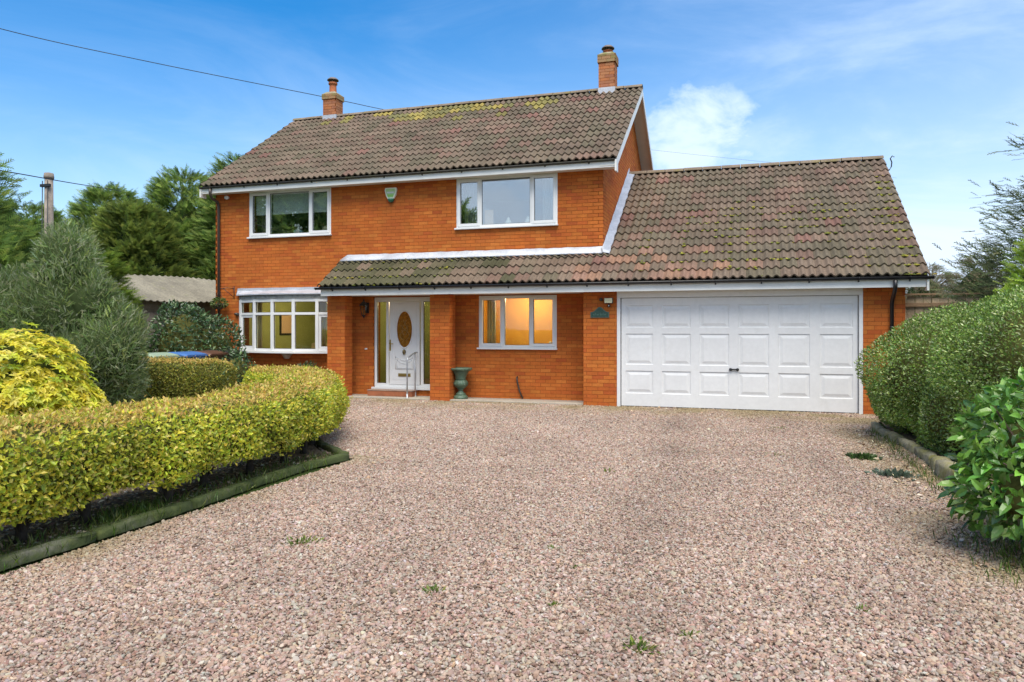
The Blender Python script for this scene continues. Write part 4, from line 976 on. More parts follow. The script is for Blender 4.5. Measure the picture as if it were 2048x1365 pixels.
wheelie_bin(-8.45, -1.65, 1.62, 'bin_brown', 'brown wheelie bin behind the clipped hedge between blue and black ones')
wheelie_bin(-8.68, -.98, 1.52, 'bin_black', 'black wheelie bin nearest the house corner')

def outbuilding():
    root = tag(empty('outbuilding', (-13.5, 3, 0)), 'low old outbuilding with corrugated grey roof left of the house', 'shed')
    A, B = Vector((-14.2, -2.2, 0)), Vector((-13.55, 8.5, 0)); d = (B - A).normalized(); n = Vector((d.y, -d.x, 0))   # n to the right (towards the house)
    zr, ze = 3.05, 2.28; wd = 1.75; Z = Vector((0, 0, 1)); L = (B - A).length
    for sg in (1, -1):
        k = 150; vs, fs = [], []
        for i in range(k + 1):
            p = A + d * (L * i / k); rz = .022 * math.cos(i * math.pi * 2 / 3.0) + .03 * math.sin(i * .09)
            vs += [p + Z * (zr + rz), p + n * sg * wd * .5 + Z * ((zr + ze) / 2 + rz), p + n * sg * wd + Z * (ze + rz), p + n * sg * wd + Z * (ze + rz - .02)]
        for i in range(k):
            for j in range(3): fs.append((4 * i + j, 4 * i + j + 1, 4 * i + j + 5, 4 * i + j + 4))
        MB().add(vs, fs).build('corrugated_sheet', 'asbestos', root)
    w_ = wd - .2
    a0, a1 = A + d * .1, B - d * .1
    MB().prism([a0 + n * w_, a1 + n * w_, a1 + n * w_ + Z * (ze + .02), a0 + n * w_ + Z * (ze + .02)], -n * .12).prism([a0 - n * w_, a1 - n * w_, a1 - n * w_ + Z * (ze + .02), a0 - n * w_ + Z * (ze + .02)], n * .12)\
        .prism([a0 + n * w_, a0 + n * w_ + Z * ze, a0 + Z * (zr - .06), a0 - n * w_ + Z * ze, a0 - n * w_], d * .1).build('wall', 'shed_wall', root)
    MB().prism([a0 + d * 3 + n * (w_ + .03), a0 + d * 3.9 + n * (w_ + .03), a0 + d * 3.9 + n * (w_ + .03) + Z * 1.95, a0 + d * 3 + n * (w_ + .03) + Z * 1.95], -n * .04).build('door', 'wood_pole', root)
outbuilding()

po = MB().tube([(-17.42, 2.37, -.3), (-17.42, 2.37, 3), (-17.42, 2.37, 6.0)], [.15, .135, .115], 14).build('utility_pole', 'wood_pole')
tag(po, 'grey weathered wooden utility pole above the left trees', 'pole')
MB().lathe([(.135, 0), (.14, .05), (.125, .16), (.0, .19)], (-17.42, 2.37, 5.98), 14).build('pole_cap', 'wood_pole', po); MB().box(-17.6, -17.25, 2.22, 2.30, 5.72, 5.80).build('cross_bracket', 'dark_metal', po)
for sx in (-.10, .10): MB().tube([(-17.42 + sx, 2.24, 5.9), (-17.42 + sx, 2.22, 1.0)], .014, 6).build('cable_guard', 'dark_metal', po)
def spline(pts, n=12):
    out = []; P_ = [Vector(p) for p in pts]; P_ = [P_[0] * 2 - P_[1]] + P_ + [P_[-1] * 2 - P_[-2]]
    for i in range(1, len(P_) - 2):
        for k in range(n):
            t = k / n; a, b, c, d = P_[i - 1:i + 3]; out.append(.5 * ((2 * b) + (c - a) * t + (2 * a - 5 * b + 4 * c - d) * t * t + (3 * b - a - 3 * c + d) * t ** 3))
    return out + [P_[-2]]
tag(MB().tube(spline([(-17.6, -4, 9.4), (-16.88, .44, 9.63), (-14.56, 3.28, 9.45), (-11.23, 7.49, 9.34), (-9.6, 9.05, 9.17), (-6, 11.2, 8.65), (-1.15, 13.84, 8.29), (2.26, 17.03, 8.36), (5.2, 20.3, 8.55), (8.9, 23.4, 8.45)]), [.011] * 60 + [.0035] * 49, 6).build('overhead_wire', 'wire'), 'thin dark overhead wire running from upper left behind the chimney', 'wire')
tag(MB().tube(spline([(-10.98, -5.03, 4.45), (-12.83, -2.47, 4.91), (-15.1, 1.0, 5.47), (-17.41, 4.47, 6.06), (-18.4, 6.0, 6.3)]), .012, 6).build('overhead_wire', 'wire'), 'short dark wire crossing in front of the utility pole', 'wire')

# fence right of the garage
fe = tag(empty('timber_fence', (5.0, .75, 0)), 'tall pale timber fence between the garage corner and the round hedge', 'fence')
for i in range(20):
    x0 = 5.02 + i * .135; c = np.array((.52, .42, .29)) * random.uniform(.8, 1.15); zt_ = 2.10 + random.uniform(-.02, .03)
    b = MB().box(x0, x0 + .125, .74 + (.012 if i % 2 else 0), .758 + (.012 if i % 2 else 0), .02, zt_).build('board', 'fence_wood', fe, .003)
    a = b.data.attributes.new('col', 'FLOAT_COLOR', 'POINT'); a.data.foreach_set('color', np.tile([*c, 1.0], len(b.data.vertices)))
for nm, bx in (('rail', (5.0, 7.75, .70, .74, 1.93, 2.0)), ('rail', (5.0, 7.75, .70, .74, .6, .67)), ('cap', (5.0, 7.75, .69, .80, 2.14, 2.17))):
    b = MB().box(*bx).build(nm, 'fence_wood', fe, .003); a = b.data.attributes.new('col', 'FLOAT_COLOR', 'POINT'); a.data.foreach_set('color', np.tile([.30, .20, .12, 1.0], len(b.data.vertices)))

# ------------------------------------------------------------------ hedges
def hedge_path(pts, n=400):
    s = spline(pts, 24); P_ = np.array([tuple(v) for v in s])[:, :2]; seg = np.linalg.norm(np.diff(P_, axis=0), axis=1); cu_ = np.concatenate([[0], np.cumsum(seg)])
    t = np.linspace(0, cu_[-1], n); Q = np.stack([np.interp(t, cu_, P_[:, 0]), np.interp(t, cu_, P_[:, 1])], 1)
    tg = np.gradient(Q, axis=0); tg /= np.linalg.norm(tg, axis=1, keepdims=True); return Q, tg, cu_[-1]
def hedge(root, pts, wid, z0, z1, n, leaf, cols, wts, topcols, m_='leaf', sq=3.2, core=.80, wfun=None, lumps=.06, W=.55, brown=.68):
    Q, tg, L = hedge_path(pts); m = len(Q)
    hw = wid / 2; hh = (z1 - z0) / 2; zc = (z0 + z1) / 2
    # choose position along path (ends are rounded)
    t = RNG.uniform(-hw * .8, L + hw * .8, n); ang = RNG.uniform(0, 2 * np.pi, n)
    # superellipse cross-section, area-ish weighting by rejecting underside
    c, s_ = np.cos(ang), np.sin(ang); rr = (np.abs(c) ** sq + np.abs(s_) ** sq) ** (-1 / sq)
    keep = (s_ > -.72) | (RNG.random(n) < .35); t, ang, c, s_, rr = t[keep], ang[keep], c[keep], s_[keep], rr[keep]; n = len(t)
    endf = np.ones(n); over = np.maximum(np.maximum(-t, t - L), -hw)
    e = np.clip((over + hw * .45) / (hw * 1.25), 0, .999); endf = np.sqrt(1 - e ** 2.6)
    depth = 1 - np.abs(RNG.normal(0, .055, n)); depth = np.clip(depth, .75, 1) + (RNG.random(n) < .07) * RNG.uniform(0, .15, n)
    tcl = np.clip(t, 0, L); idx = tcl / L * (m - 1); i0 = np.clip(idx.astype(int), 0, m - 2); fr = (idx - i0)[:, None]
    q = Q[i0] * (1 - fr) + Q[i0 + 1] * fr; tn = tg[i0]; sd = np.stack([tn[:, 1], -tn[:, 0]], 1)
    xo = c * rr * hw * endf; zo = s_ * rr * hh * (.35 + .65 * endf)
    P = np.zeros((n, 3)); P[:, :2] = q + sd * xo[:, None] + tn * (t - tcl)[:, None]; P[:, 2] = zc + zo
    lump = (vnoise(P + 50, 2.2) - .5) * 2 * lumps + (vnoise(P + 20, 6.0) - .5) * lumps
    out = np.zeros((n, 3)); out[:, :2] = sd * (c * np.abs(c) ** .6)[:, None] + tn * (np.sign(t - tcl) * e)[:, None]; out[:, 2] = s_ * np.abs(s_) ** .6
    out /= np.linalg.norm(out, axis=1, keepdims=True) + 1e-9
    cen = np.zeros((n, 3)); cen[:, :2] = q; cen[:, 2] = zc
    P = cen + (P - cen) * depth[:, None] + out * lump[:, None]
    # ragged lower edge
    low = z0 + .26 * vnoise(P + 9, 2.3) ** 1.6; keep = P[:, 2] > low; P, out, depth = P[keep], out[keep], depth[keep]; n = len(P)
    Dd = out * .35 + unit(n) * .9 + np.array((0, 0, .35)); Nr = out * 1.2 + unit(n) * .6 + np.array((0, 0, .35))
    col = palette(n, cols, .16, wts)
    cl = vnoise(P + 3, 3.5); col *= (0.78 + .5 * cl)[:, None]
    top = (out[:, 2] > .72) & (depth > .88) & (RNG.random(n) < brown); col[top] = palette(int(top.sum()), topcols, .14)
    Ln = leaf * RNG.uniform(.7, 1.3, n)
    scatter('foliage', P, Dd, Nr, Ln, W, col, m_, root, T_QUAD, 'stuff')
    # dark twiggy core
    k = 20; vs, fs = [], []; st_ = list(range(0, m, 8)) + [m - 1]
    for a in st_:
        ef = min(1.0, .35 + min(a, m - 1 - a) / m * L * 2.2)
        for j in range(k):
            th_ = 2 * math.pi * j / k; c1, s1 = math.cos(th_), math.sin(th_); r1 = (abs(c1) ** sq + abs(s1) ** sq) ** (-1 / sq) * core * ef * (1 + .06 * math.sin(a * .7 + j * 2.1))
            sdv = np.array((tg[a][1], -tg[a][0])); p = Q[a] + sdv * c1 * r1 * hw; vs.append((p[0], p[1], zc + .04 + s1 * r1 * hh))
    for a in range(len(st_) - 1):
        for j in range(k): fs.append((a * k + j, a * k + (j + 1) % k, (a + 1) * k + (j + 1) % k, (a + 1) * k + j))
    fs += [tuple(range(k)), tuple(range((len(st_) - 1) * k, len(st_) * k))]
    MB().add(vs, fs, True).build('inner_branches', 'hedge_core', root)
    return Q, tg, L

GOLD = [(.62, .57, .055), (.78, .68, .10), (.48, .53, .05), (.33, .43, .04), (.84, .72, .22), (.20, .26, .03)]
GW = [.24, .13, .27, .20, .06, .10]
BROWN = [(.72, .50, .15), (.62, .40, .11), (.78, .60, .18), (.56, .46, .09)]
fh = tag(empty('clipped_hedge', (-2.5, -9, 0)), 'long clipped golden hedge curving along the left edge of the gravel', 'hedge')
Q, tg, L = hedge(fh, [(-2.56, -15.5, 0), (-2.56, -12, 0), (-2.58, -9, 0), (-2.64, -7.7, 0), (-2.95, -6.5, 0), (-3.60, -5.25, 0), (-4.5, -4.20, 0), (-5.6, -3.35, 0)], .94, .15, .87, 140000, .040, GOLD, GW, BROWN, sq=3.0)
for i in range(20):
    a = int((i + .5) / 20 * (len(Q) - 1)); p = Q[a]; m_ = MB(); b = np.array((p[0] + random.uniform(.05, .2), p[1] + random.uniform(-.1, .1)))
    m_.tube([(b[0], b[1], 0), (b[0] + .01, b[1], .14), (b[0], b[1] + .02, .30)], [.045, .035, .025], 7)
    for k in range(7):
        t = random.uniform(0, 6.28); r_ = random.uniform(.12, .3); m_.tube([(b[0], b[1], random.uniform(.05, .2)), (b[0] + r_ * .5 * math.cos(t), b[1] + r_ * .5 * math.sin(t), .26), (b[0] + r_ * math.cos(t), b[1] + r_ * math.sin(t), .5)], [.014, .009, .005], 5)
    m_.build('stem', 'bark_dark', fh)
OLIVE = [(.26, .28, .04), (.34, .31, .05), (.18, .21, .03), (.10, .135, .02), (.48, .42, .09)]
rhg = tag(empty('clipped_hedge', (-7.5, -3.5, 0)), 'short straight clipped hedge in front of the wheelie bins', 'hedge')
Q2, _, _ = hedge(rhg, [(-9.9, -4.3, 0), (-8.6, -3.95, 0), (-7.4, -3.6, 0), (-6.75, -3.35, 0)], 0.85, .10, .99, 36000, .040, OLIVE, [.3, .22, .22, .16, .10], BROWN, sq=3.6)
for i in range(6):
    p = Q2[int((i + .5) / 6 * (len(Q2) - 1))]; MB().tube([(p[0], p[1], 0), (p[0], p[1], .4)], .03, 6).build('stem', 'bark_dark', rhg)
GREEN = [(.17, .28, .045), (.23, .35, .055), (.13, .23, .04), (.32, .41, .09), (.08, .15, .03), (.46, .52, .24)]
rr_ = tag(empty('rounded_hedge', (5.4, -4, 0)), 'big rounded dark green privet hedge at the right of the drive', 'hedge')
def blob_shrub(root, blobs, n, leaf, cols, wts, m_, W=.5, T=T_QUAD, zmin=.05, core=.82, lump=.10, up=.3, nscale=2.0, jitter=.10, name='foliage', coremat='hedge_core', out_w=.7, rnd=.9):
    """foliage on a union of ellipsoids: (cx, cy, cz, rx, ry, rz)"""
    B = np.array(blobs); area = (B[:, 3] * B[:, 4] + B[:, 4] * B[:, 5] + B[:, 3] * B[:, 5]); pick = RNG.choice(len(B), n, p=area / area.sum())
    u = unit(n); b = B[pick]; depth = np.clip(1 - np.abs(RNG.normal(0, jitter, n)), .55, 1.02)
    P = b[:, :3] + u * b[:, 3:] * depth[:, None]
    out = u / b[:, 3:]; out /= np.linalg.norm(out, axis=1, keepdims=True)
    P += out * ((vnoise(P + 40, nscale) - .5) * 2 * lump)[:, None]
    inside = np.zeros(n, bool)
    for j, q in enumerate(B):
        inside |= (pick != j) & ((((P - q[:3]) / q[3:]) ** 2).sum(1) < .60)
    keep = (~inside) & (P[:, 2] > zmin + .12 * vnoise(P, 4)); P, out, depth = P[keep], out[keep], depth[keep]; n = len(P)
    col = palette(n, cols, .15, wts) * (.72 + .6 * vnoise(P + 7, nscale * 1.3))[:, None]
    o = scatter(name, P, out * out_w + unit(n) * rnd + np.array((0, 0, up)), out * 1.0 + unit(n) * .6 + np.array((0, 0, .35)), leaf * RNG.uniform(.65, 1.3, n), W, col, m_, root, T, 'stuff')
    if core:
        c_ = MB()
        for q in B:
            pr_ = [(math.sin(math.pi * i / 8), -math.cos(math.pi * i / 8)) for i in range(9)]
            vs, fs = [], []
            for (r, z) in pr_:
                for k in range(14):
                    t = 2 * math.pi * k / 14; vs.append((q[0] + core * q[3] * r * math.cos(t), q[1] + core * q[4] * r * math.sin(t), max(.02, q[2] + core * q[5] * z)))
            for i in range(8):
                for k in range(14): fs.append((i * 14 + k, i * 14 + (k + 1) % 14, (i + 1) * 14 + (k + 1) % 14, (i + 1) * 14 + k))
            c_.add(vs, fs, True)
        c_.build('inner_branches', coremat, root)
    return o
blob_shrub(rr_, [(5.62, -3.05, .88, 1.72, 1.65, 1.02), (6.2, -4.9, 1.08, 1.85, 1.75, 1.12), (5.0, -4.4, .52, .72, 1.7, .60), (4.75, -2.6, .50, .68, .8, .58)],
           170000, .036, GREEN, [.26, .20, .22, .14, .10, .08], 'leaf_gloss', zmin=.03, lump=.16, nscale=1.9, jitter=.085)
for k in range(9):
    x, y = random.uniform(4.7, 5.8), random.uniform(-5.6, -2.2); MB().tube([(x, y, 0), (x - .05, y, .35), (x - .2, y + .1, .8)], [.03, .025, .012], 6).build('stem', 'bark', rr_)

# golden choisya
ch = tag(empty('golden_shrub', (-5.35, -8.1, 0)), 'bright yellow-green mounded shrub behind the hedge at far left', 'shrub')
def whorls(root, blobs, n, leaf, cols, wts, per=7):
    B = np.array(blobs); area = B[:, 3] * B[:, 4]; pick = RNG.choice(len(B), n, p=area / area.sum()); u = unit(n); u[:, 2] = np.abs(u[:, 2]) * .9 - .15
    u /= np.linalg.norm(u, axis=1, keepdims=True); b = B[pick]; dp = np.clip(1 - np.abs(RNG.normal(0, .12, n)), .6, 1)
    C_ = b[:, :3] + u * b[:, 3:] * dp[:, None]; C_ += u * ((vnoise(C_ + 31, 4) - .5) * .22)[:, None]
    C_ = C_[C_[:, 2] > .12]; n = len(C_); out = (C_ - np.array((B[:, 0].mean(), B[:, 1].mean(), .5))); out /= np.linalg.norm(out, axis=1, keepdims=True); out = out + np.array((0, 0, .5)); out /= np.linalg.norm(out, axis=1, keepdims=True)
    ref = np.cross(out, unit(n)); ref /= np.linalg.norm(ref, axis=1, keepdims=True); bi = np.cross(out, ref)
    Ps, Ds, Ns, cs, ls = [], [], [], [], []
    base = palette(n, cols, .12, wts)
    for k in range(per):
        a = 2 * np.pi * k / per + RNG.uniform(-.3, .3, n); rad = ref * np.cos(a)[:, None] + bi * np.sin(a)[:, None]
        Ps.append(C_ + rad * .005); Ds.append(rad + out * RNG.uniform(-.15, .55, n)[:, None]); Ns.append(out + .25 * unit(n)); cs.append(np.clip(base * RNG.normal(1, .1, (n, 1)), .01, .9)); ls.append(leaf * RNG.uniform(.7, 1.2, n))
    scatter('foliage', np.concatenate(Ps), np.concatenate(Ds), np.concatenate(Ns), np.concatenate(ls), .42, np.concatenate(cs), 'leaf', root, T_LEAF, 'stuff')
CB = [(-5.60, -8.20, .72, .92, .90, .82), (-5.10, -7.95, .45, .50, .55, .48), (-6.2, -8.3, .65, .8, .8, .82)]
whorls(ch, CB, 3400, .072, [(.76, .66, .055), (.68, .64, .05), (.80, .70, .13), (.48, .54, .04), (.32, .42, .035)], [.34, .26, .16, .16, .08])
c_ = MB()
for q in CB: c_.lathe([(.02, -.75 * q[5]), (.6 * q[3], -.5 * q[5]), (.8 * q[3], 0), (.6 * q[3], .5 * q[5]), (.02, .78 * q[5])], (q[0], q[1], q[2]), 14)
c_.build('inner_branches', 'gold_core', ch)
for k in range(6):
    t = k * 1.05; MB().tube([(-5.35 + .1 * math.cos(t), -8.1 + .1 * math.sin(t), 0), (-5.35 + .5 * math.cos(t), -8.1 + .5 * math.sin(t), .5)], [.022, .010], 6).build('stem', 'bark', ch)

# grey-green feathery shrub
ju = tag(empty('feathery_shrub', (-7.6, -5.5, 0)), 'tall grey-green feathery shrub behind the golden shrub', 'shrub')
JB = [(-7.75, -5.5, .95, 1.10, 1.0, .92), (-7.95, -5.45, 1.75, .92, .85, .92), (-7.95, -5.45, 2.50, .55, .55, .72), (-8.7, -5.8, 1.5, .9, .9, 1.05), (-7.15, -5.35, 1.20, .68, .70, .72), (-7.45, -5.4, 1.95, .50, .5, .60)]
blob_shrub(ju, JB, 40000, .125, [(.20, .29, .10), (.29, .34, .17), (.14, .21, .07), (.46, .50, .33), (.09, .14, .05), (.36, .44, .13)], [.24, .22, .2, .12, .12, .10], 'leaf_matt', W=.45, T=T_SPRAY2, lump=.22, up=.6, nscale=1.7, jitter=.16, core=.70, coremat='conifer_core')
for k in range(5):
    t = k * 1.26; MB().tube([(-7.65 + .15 * math.cos(t), -5.55 + .15 * math.sin(t), 0), (-7.7 + .5 * math.cos(t), -5.5 + .5 * math.sin(t), 1.6)], [.05, .015], 6).build('stem', 'bark', ju)

# glossy shrub by the house corner
cs_ = tag(empty('evergreen_shrub', (-9.2, -1.1, 0)), 'dark glossy evergreen shrub at the left corner of the house', 'shrub')
blob_shrub(cs_, [(-9.55, -1.0, 1.1, .72, .7, 1.05), (-9.05, -.65, .95, .65, .6, .85), (-9.9, -.9, .7, .6, .6, .7), (-8.9, -.35, .45, .45, .4, .45), (-7.95, -1.25, .50, .36, .40, .58), (-7.9, -2.0, .40, .30, .35, .45)], 9500, .095, [(.06, .12, .045), (.09, .16, .055), (.04, .08, .035), (.17, .25, .10)], [.35, .3, .25, .1], 'leaf_gloss', W=.42, T=T_LEAF, lump=.16, jitter=.15, core=.72)
for k in range(5):
    t = k * 1.26; MB().tube([(-9.4 + .1 * math.cos(t), -.9 + .1 * math.sin(t), 0), (-9.4 + .3 * math.cos(t), -.9 + .3 * math.sin(t), 1.0)], [.03, .012], 6).build('stem', 'bark', cs_)
# laurel in the right foreground
la = tag(empty('laurel_bush', (4.55, -8.6, 0)), 'broad-leaved glossy laurel bush in the right foreground', 'shrub')
LB = [(4.30, -8.45, .74, .52, .50, .48), (4.12, -8.72, .42, .40, .40, .38), (4.75, -8.9, .58, .6, .6, .62), (4.7, -8.2, .70, .5, .5, .50)]
blob_shrub(la, LB, 6500, .092, [(.13, .29, .04), (.19, .37, .055), (.09, .20, .035), (.26, .42, .10), (.05, .12, .03)], [.3, .25, .25, .1, .1], 'leaf_gloss', W=.50, T=T_LEAF, zmin=.12, lump=.10, up=-.15, jitter=.20, core=.40, out_w=.95, rnd=.75)
for k in range(8):
    t = k * .8; q = LB[k % 4]; MB().tube([(4.55, -8.6, 0), (4.5 + .15 * math.cos(t), -8.6 + .15 * math.sin(t), .35), (q[0] + .3 * math.cos(t), q[1] + .3 * math.sin(t), q[2] + .25)], [.022, .014, .006], 6).build('stem', 'bark', la)
fp = MB()
for k in range(16):
    x, y, z = 4.02 + random.uniform(-.06, .08), -8.28 + random.uniform(-.08, .08), .80 + random.uniform(-.06, .06); fp.lathe([(.0, -.012), (.016, 0), (.0, .014)], (x, y, z), 6)
fp.build('flower_cluster', 'petal', la)

# conifers
def conifer(root, x, y, h, r, n, leaf, cols, wts, m_='leaf_matt', zb=.3, pw=.75, T=T_SPRAY, droop=.0, branches=0, lean=0, shape=None, fill=.35):
    MB().tube([(x, y, -.05), (x, y, h * .45), (x + lean, y, h * .82)], [max(.06, r * .09), max(.04, r * .05), .012], 8).build('trunk', 'bark', root)
    nb = max(60, n // (55 if shape is None else 28)); bz = zb + (h - zb) * ((1 - np.sqrt(RNG.random(nb) * .985)) if shape is None else RNG.random(nb) ** .9); ba = RNG.uniform(0, 2 * np.pi, nb)
    fz = (bz - zb) / (h - zb); prof = (1 - fz) ** pw if shape is None else shape(fz)
    br = r * prof * RNG.uniform(.72, 1.12, nb) + .10
    pick = RNG.choice(nb, n, p=(br ** 1.3) / (br ** 1.3).sum()); u = fill + (1 - fill) * np.sqrt(RNG.random(n))
    dr = np.stack([np.cos(ba), np.sin(ba)], 1)[pick]; rad = br[pick] * u
    P = np.zeros((n, 3)); P[:, :2] = np.array((x, y)) + dr * rad[:, None] + lean * fz[pick][:, None] * np.array((1, 0)); P[:, 2] = bz[pick] + rad * (.42 - droop) - .10 * rad ** 2
    sc = (.05 + .10 * br[pick] * (1 - .7 * u))[:, None]; P += RNG.normal(0, 1, (n, 3)) * sc
    Dd = np.concatenate([dr, np.full((n, 1), .45 - droop)], 1) + unit(n) * .55
    col = palette(n, cols, .14, wts) * (.75 + .5 * RNG.random(nb)[pick])[:, None]
    scatter('crown', P, Dd, unit(n) * .6 + np.array((0, 0, 1.)), leaf * RNG.uniform(.7, 1.3, n), .8, col, m_, root, T, 'stuff')
    if shape is not None:
        MB().lathe([(.02, zb), (r * .55, zb + .1 * h), (r * .62, zb + .3 * h), (r * .50, zb + .55 * h), (r * .28, zb + .75 * h), (.03, zb + .86 * h)], (x, y, 0), 12).build('inner_branches', 'conifer_core', root)
    if branches:
        for k in np.argsort(-br)[:branches]:
            a = ba[k]; e = br[k] * .97; MB().tube([(x, y, bz[k]), (x + math.cos(a) * e * .5, y + math.sin(a) * e * .5, bz[k] + e * .5 * (.42 - droop)), (x + math.cos(a) * e, y + math.sin(a) * e, bz[k] + e * (.42 - droop) - .10 * e * e)], [.022, .012, .004], 5).build('branch', 'bark', root)
CG = [(.21, .31, .075), (.27, .38, .09), (.15, .24, .065), (.36, .46, .11), (.10, .17, .05), (.42, .50, .13)]
CW = [.26, .22, .2, .12, .14, .06]
rnd_shape = lambda f: np.clip(1 - f, 0, 1) ** .45
spots_ = [(-17.0, 11.0, 8.3, 2.9, 'dense green conifer closest to the house roof, tallest of the row'), (-20.3, 11.2, 7.9, 2.8, 'dense green conifer second from the house in the left row'), (-23.4, 10.4, 7.3, 2.6, 'green conifer in the middle of the left row behind the pole'),
          (-19.0, 7.2, 5.9, 2.2, 'yellowish green conifer standing before the left row'), (-26.6, 9.2, 6.6, 2.6, 'green conifer at the left end of the row beyond the pole'), (-14.2, 12.4, 8.2, 2.5, 'dark conifer half hidden behind the house corner')]
for i, (x, y, h, r, lb) in enumerate(spots_):
    t_ = tag(empty('conifer_tree', (x, y, 0)), lb, 'tree', 'conifers in a row left of the house')
    conifer(t_, x, y, h, r, 20000, .34, CG if i != 3 else [(.24, .31, .06), (.30, .36, .08), (.17, .23, .05), (.10, .15, .04)], CW if i != 3 else None, shape=rnd_shape, T=T_SPRAY, fill=.55)
# the tall one at the left edge of the picture
tl = tag(empty('conifer_tree', (-12.6, -3.4, 0)), 'dark conifer with layered sprays cut by the left picture edge', 'tree')
conifer(tl, -11.5, -4.4, 5.1, 1.75, 22000, .24, CG, CW, branches=30, droop=.10)
# low golden conifer in front of the outbuilding
t2 = tag(empty('golden_conifer', (-11.0, -2.0, 0)), 'soft yellow-green conifer in front of the corrugated roof', 'tree')
conifer(t2, -10.95, -2.0, 3.0, .85, 6500, .20, [(.24, .34, .05), (.30, .40, .06), (.16, .24, .04), (.10, .16, .03)], None, shape=rnd_shape, fill=.4)
t4 = tag(empty('dark_shrub', (-10.0, -5.9, 0)), 'dark evergreen shrub in the shade behind the golden shrub', 'shrub')
blob_shrub(t4, [(-9.6, -6.6, .8, 1.0, .8, .9), (-10.6, -6.0, 1.2, 1.1, 1.0, 1.3), (-9.2, -5.0, .8, .8, .7, .8)], 9000, .10, [(.03, .055, .018), (.045, .08, .022), (.02, .035, .012)], None, 'leaf_gloss', T=T_LEAF, lump=.2, jitter=.16, core=.75)
MB().tube([(-10.0, -6.1, 0), (-10.0, -6.1, 1.2)], .05, 8).build('stem', 'bark', t4)
# right side
t3 = tag(empty('conifer_tree', (8.5, -.6, 0)), 'feathery dark conifer with drooping branch tips at the right picture edge', 'tree')
conifer(t3, 8.15, -.35, 6.0, 2.75, 24000, .20, [(.12, .16, .07), (.16, .20, .09), (.08, .11, .05), (.22, .26, .12)], None, branches=90, droop=.16, T=T_SPRAY2, fill=.15, pw=.55)
t5 = tag(empty('golden_conifer', (6.9, -3.6, 0)), 'lime-green golden conifer peeping over the round hedge at right edge', 'tree')
conifer(t5, 6.00, -3.65, 2.72, .55, 5000, .15, [(.34, .48, .06), (.42, .55, .09), (.22, .34, .05)], None, shape=rnd_shape, fill=.35)
for i, (x, y, h, lb) in enumerate([(15.5, 50, 6.2, 'distant brown winter tree between garage roof and hedge'), (19.5, 52, 7.0, 'distant brown-green tree just above the round hedge'), (24, 50, 7.4, 'distant tree behind the round hedge near the right edge')]):
    ft = tag(empty('distant_tree', (x, y, 0)), lb, 'tree', 'far trees beyond the garden')
    conifer(ft, x, y, h, 3.2, 6000, .45, [(.36, .28, .19), (.30, .27, .17), (.25, .26, .14)], None, shape=rnd_shape, T=T_SPRAY2)
# tall trees across the lane behind the camera: seen only as reflections in the upstairs glass
allP = []
for (x, y, h, r) in [(-12.5, -22, 8.0, 1.8), (-16.5, -21.5, 13, 3.6), (-20.5, -20, 14, 3.8), (-25, -19, 14, 4.0), (-29.5, -17, 14, 4.0), (-34, -15, 14, 4)]:
    n = 7000; z = h * (1 - np.sqrt(RNG.random(n))); a = RNG.uniform(0, 6.283, n); rr = (r * (1 - z / h) ** .6) * np.sqrt(RNG.random(n)); allP.append(np.stack([x + rr * np.cos(a), y + rr * np.sin(a), z + .2], 1))
P = np.concatenate(allP); tl_ = scatter('treeline', P, unit(len(P)) + np.array((0, 0, .3)), unit(len(P)), .9, .9, palette(len(P), CG, .15), 'leaf_matt', None, T_SPRAY2, 'stuff')
tag(tl_, 'dark line of trees reflected in the upstairs window with blinds', 'trees')

# hanging basket
hb = tag(empty('hanging_basket', (-9.74, .45, 2.13)), 'hanging basket with trailing plants on the left corner of the front wall', 'hanging basket')
MB().tube([(-9.5, D - .01, 2.55), (-9.5, D - .01, 2.25)], .010, 6).tube([(-9.5, D - .01, 2.50), (-9.60, D - .15, 2.51), (-9.72, D - .26, 2.48)], .009, 6).tube([(-9.5, D - .01, 2.28), (-9.66, D - .20, 2.49)], .007, 6).build('bracket', 'dark_metal', hb)
MB().lathe([(.0, -.14), (.08, -.12), (.13, -.06), (.15, 0), (.14, .01), (.0, .01)], (-9.74, .40, 2.12), 14).build('basket', 'bark', hb)
ch_ = MB()
for k in range(3):
    t = k * 2.1; ch_.tube([(-9.74 + .14 * math.cos(t), .40 + .14 * math.sin(t), 2.12), (-9.73, .40, 2.46)], .004, 4)
ch_.build('chain', 'dark_metal', hb)
n = 520; u = unit(n); scatter('foliage', np.array((-9.74, .40, 2.14)) + u * np.array((.19, .17, .12)) * RNG.uniform(.6, 1, (n, 1)), u + unit(n) * .6, unit(n) + np.array((0, 0, .6)), .05 * RNG.uniform(.7, 1.3, n), .6, palette(n, [(.10, .17, .03), (.18, .25, .05), (.30, .33, .12), (.05, .09, .02)], .15), 'leaf', hb, T_QUAD, 'stuff')
n = 260; u = unit(n); u[:, 2] = np.abs(u[:, 2]); scatter('foliage', np.array((-7.1, .1, .56)) + u * np.array((.32, .15, .22)) * RNG.uniform(.3, 1, (n, 1)), u + unit(n) * .5, unit(n) + np.array((0, 0, .6)), .07 * RNG.uniform(.7, 1.3, n), .4, palette(n, [(.10, .15, .06), (.16, .20, .10), (.06, .10, .03)], .15), 'leaf', tp, T_QUAD, 'stuff')

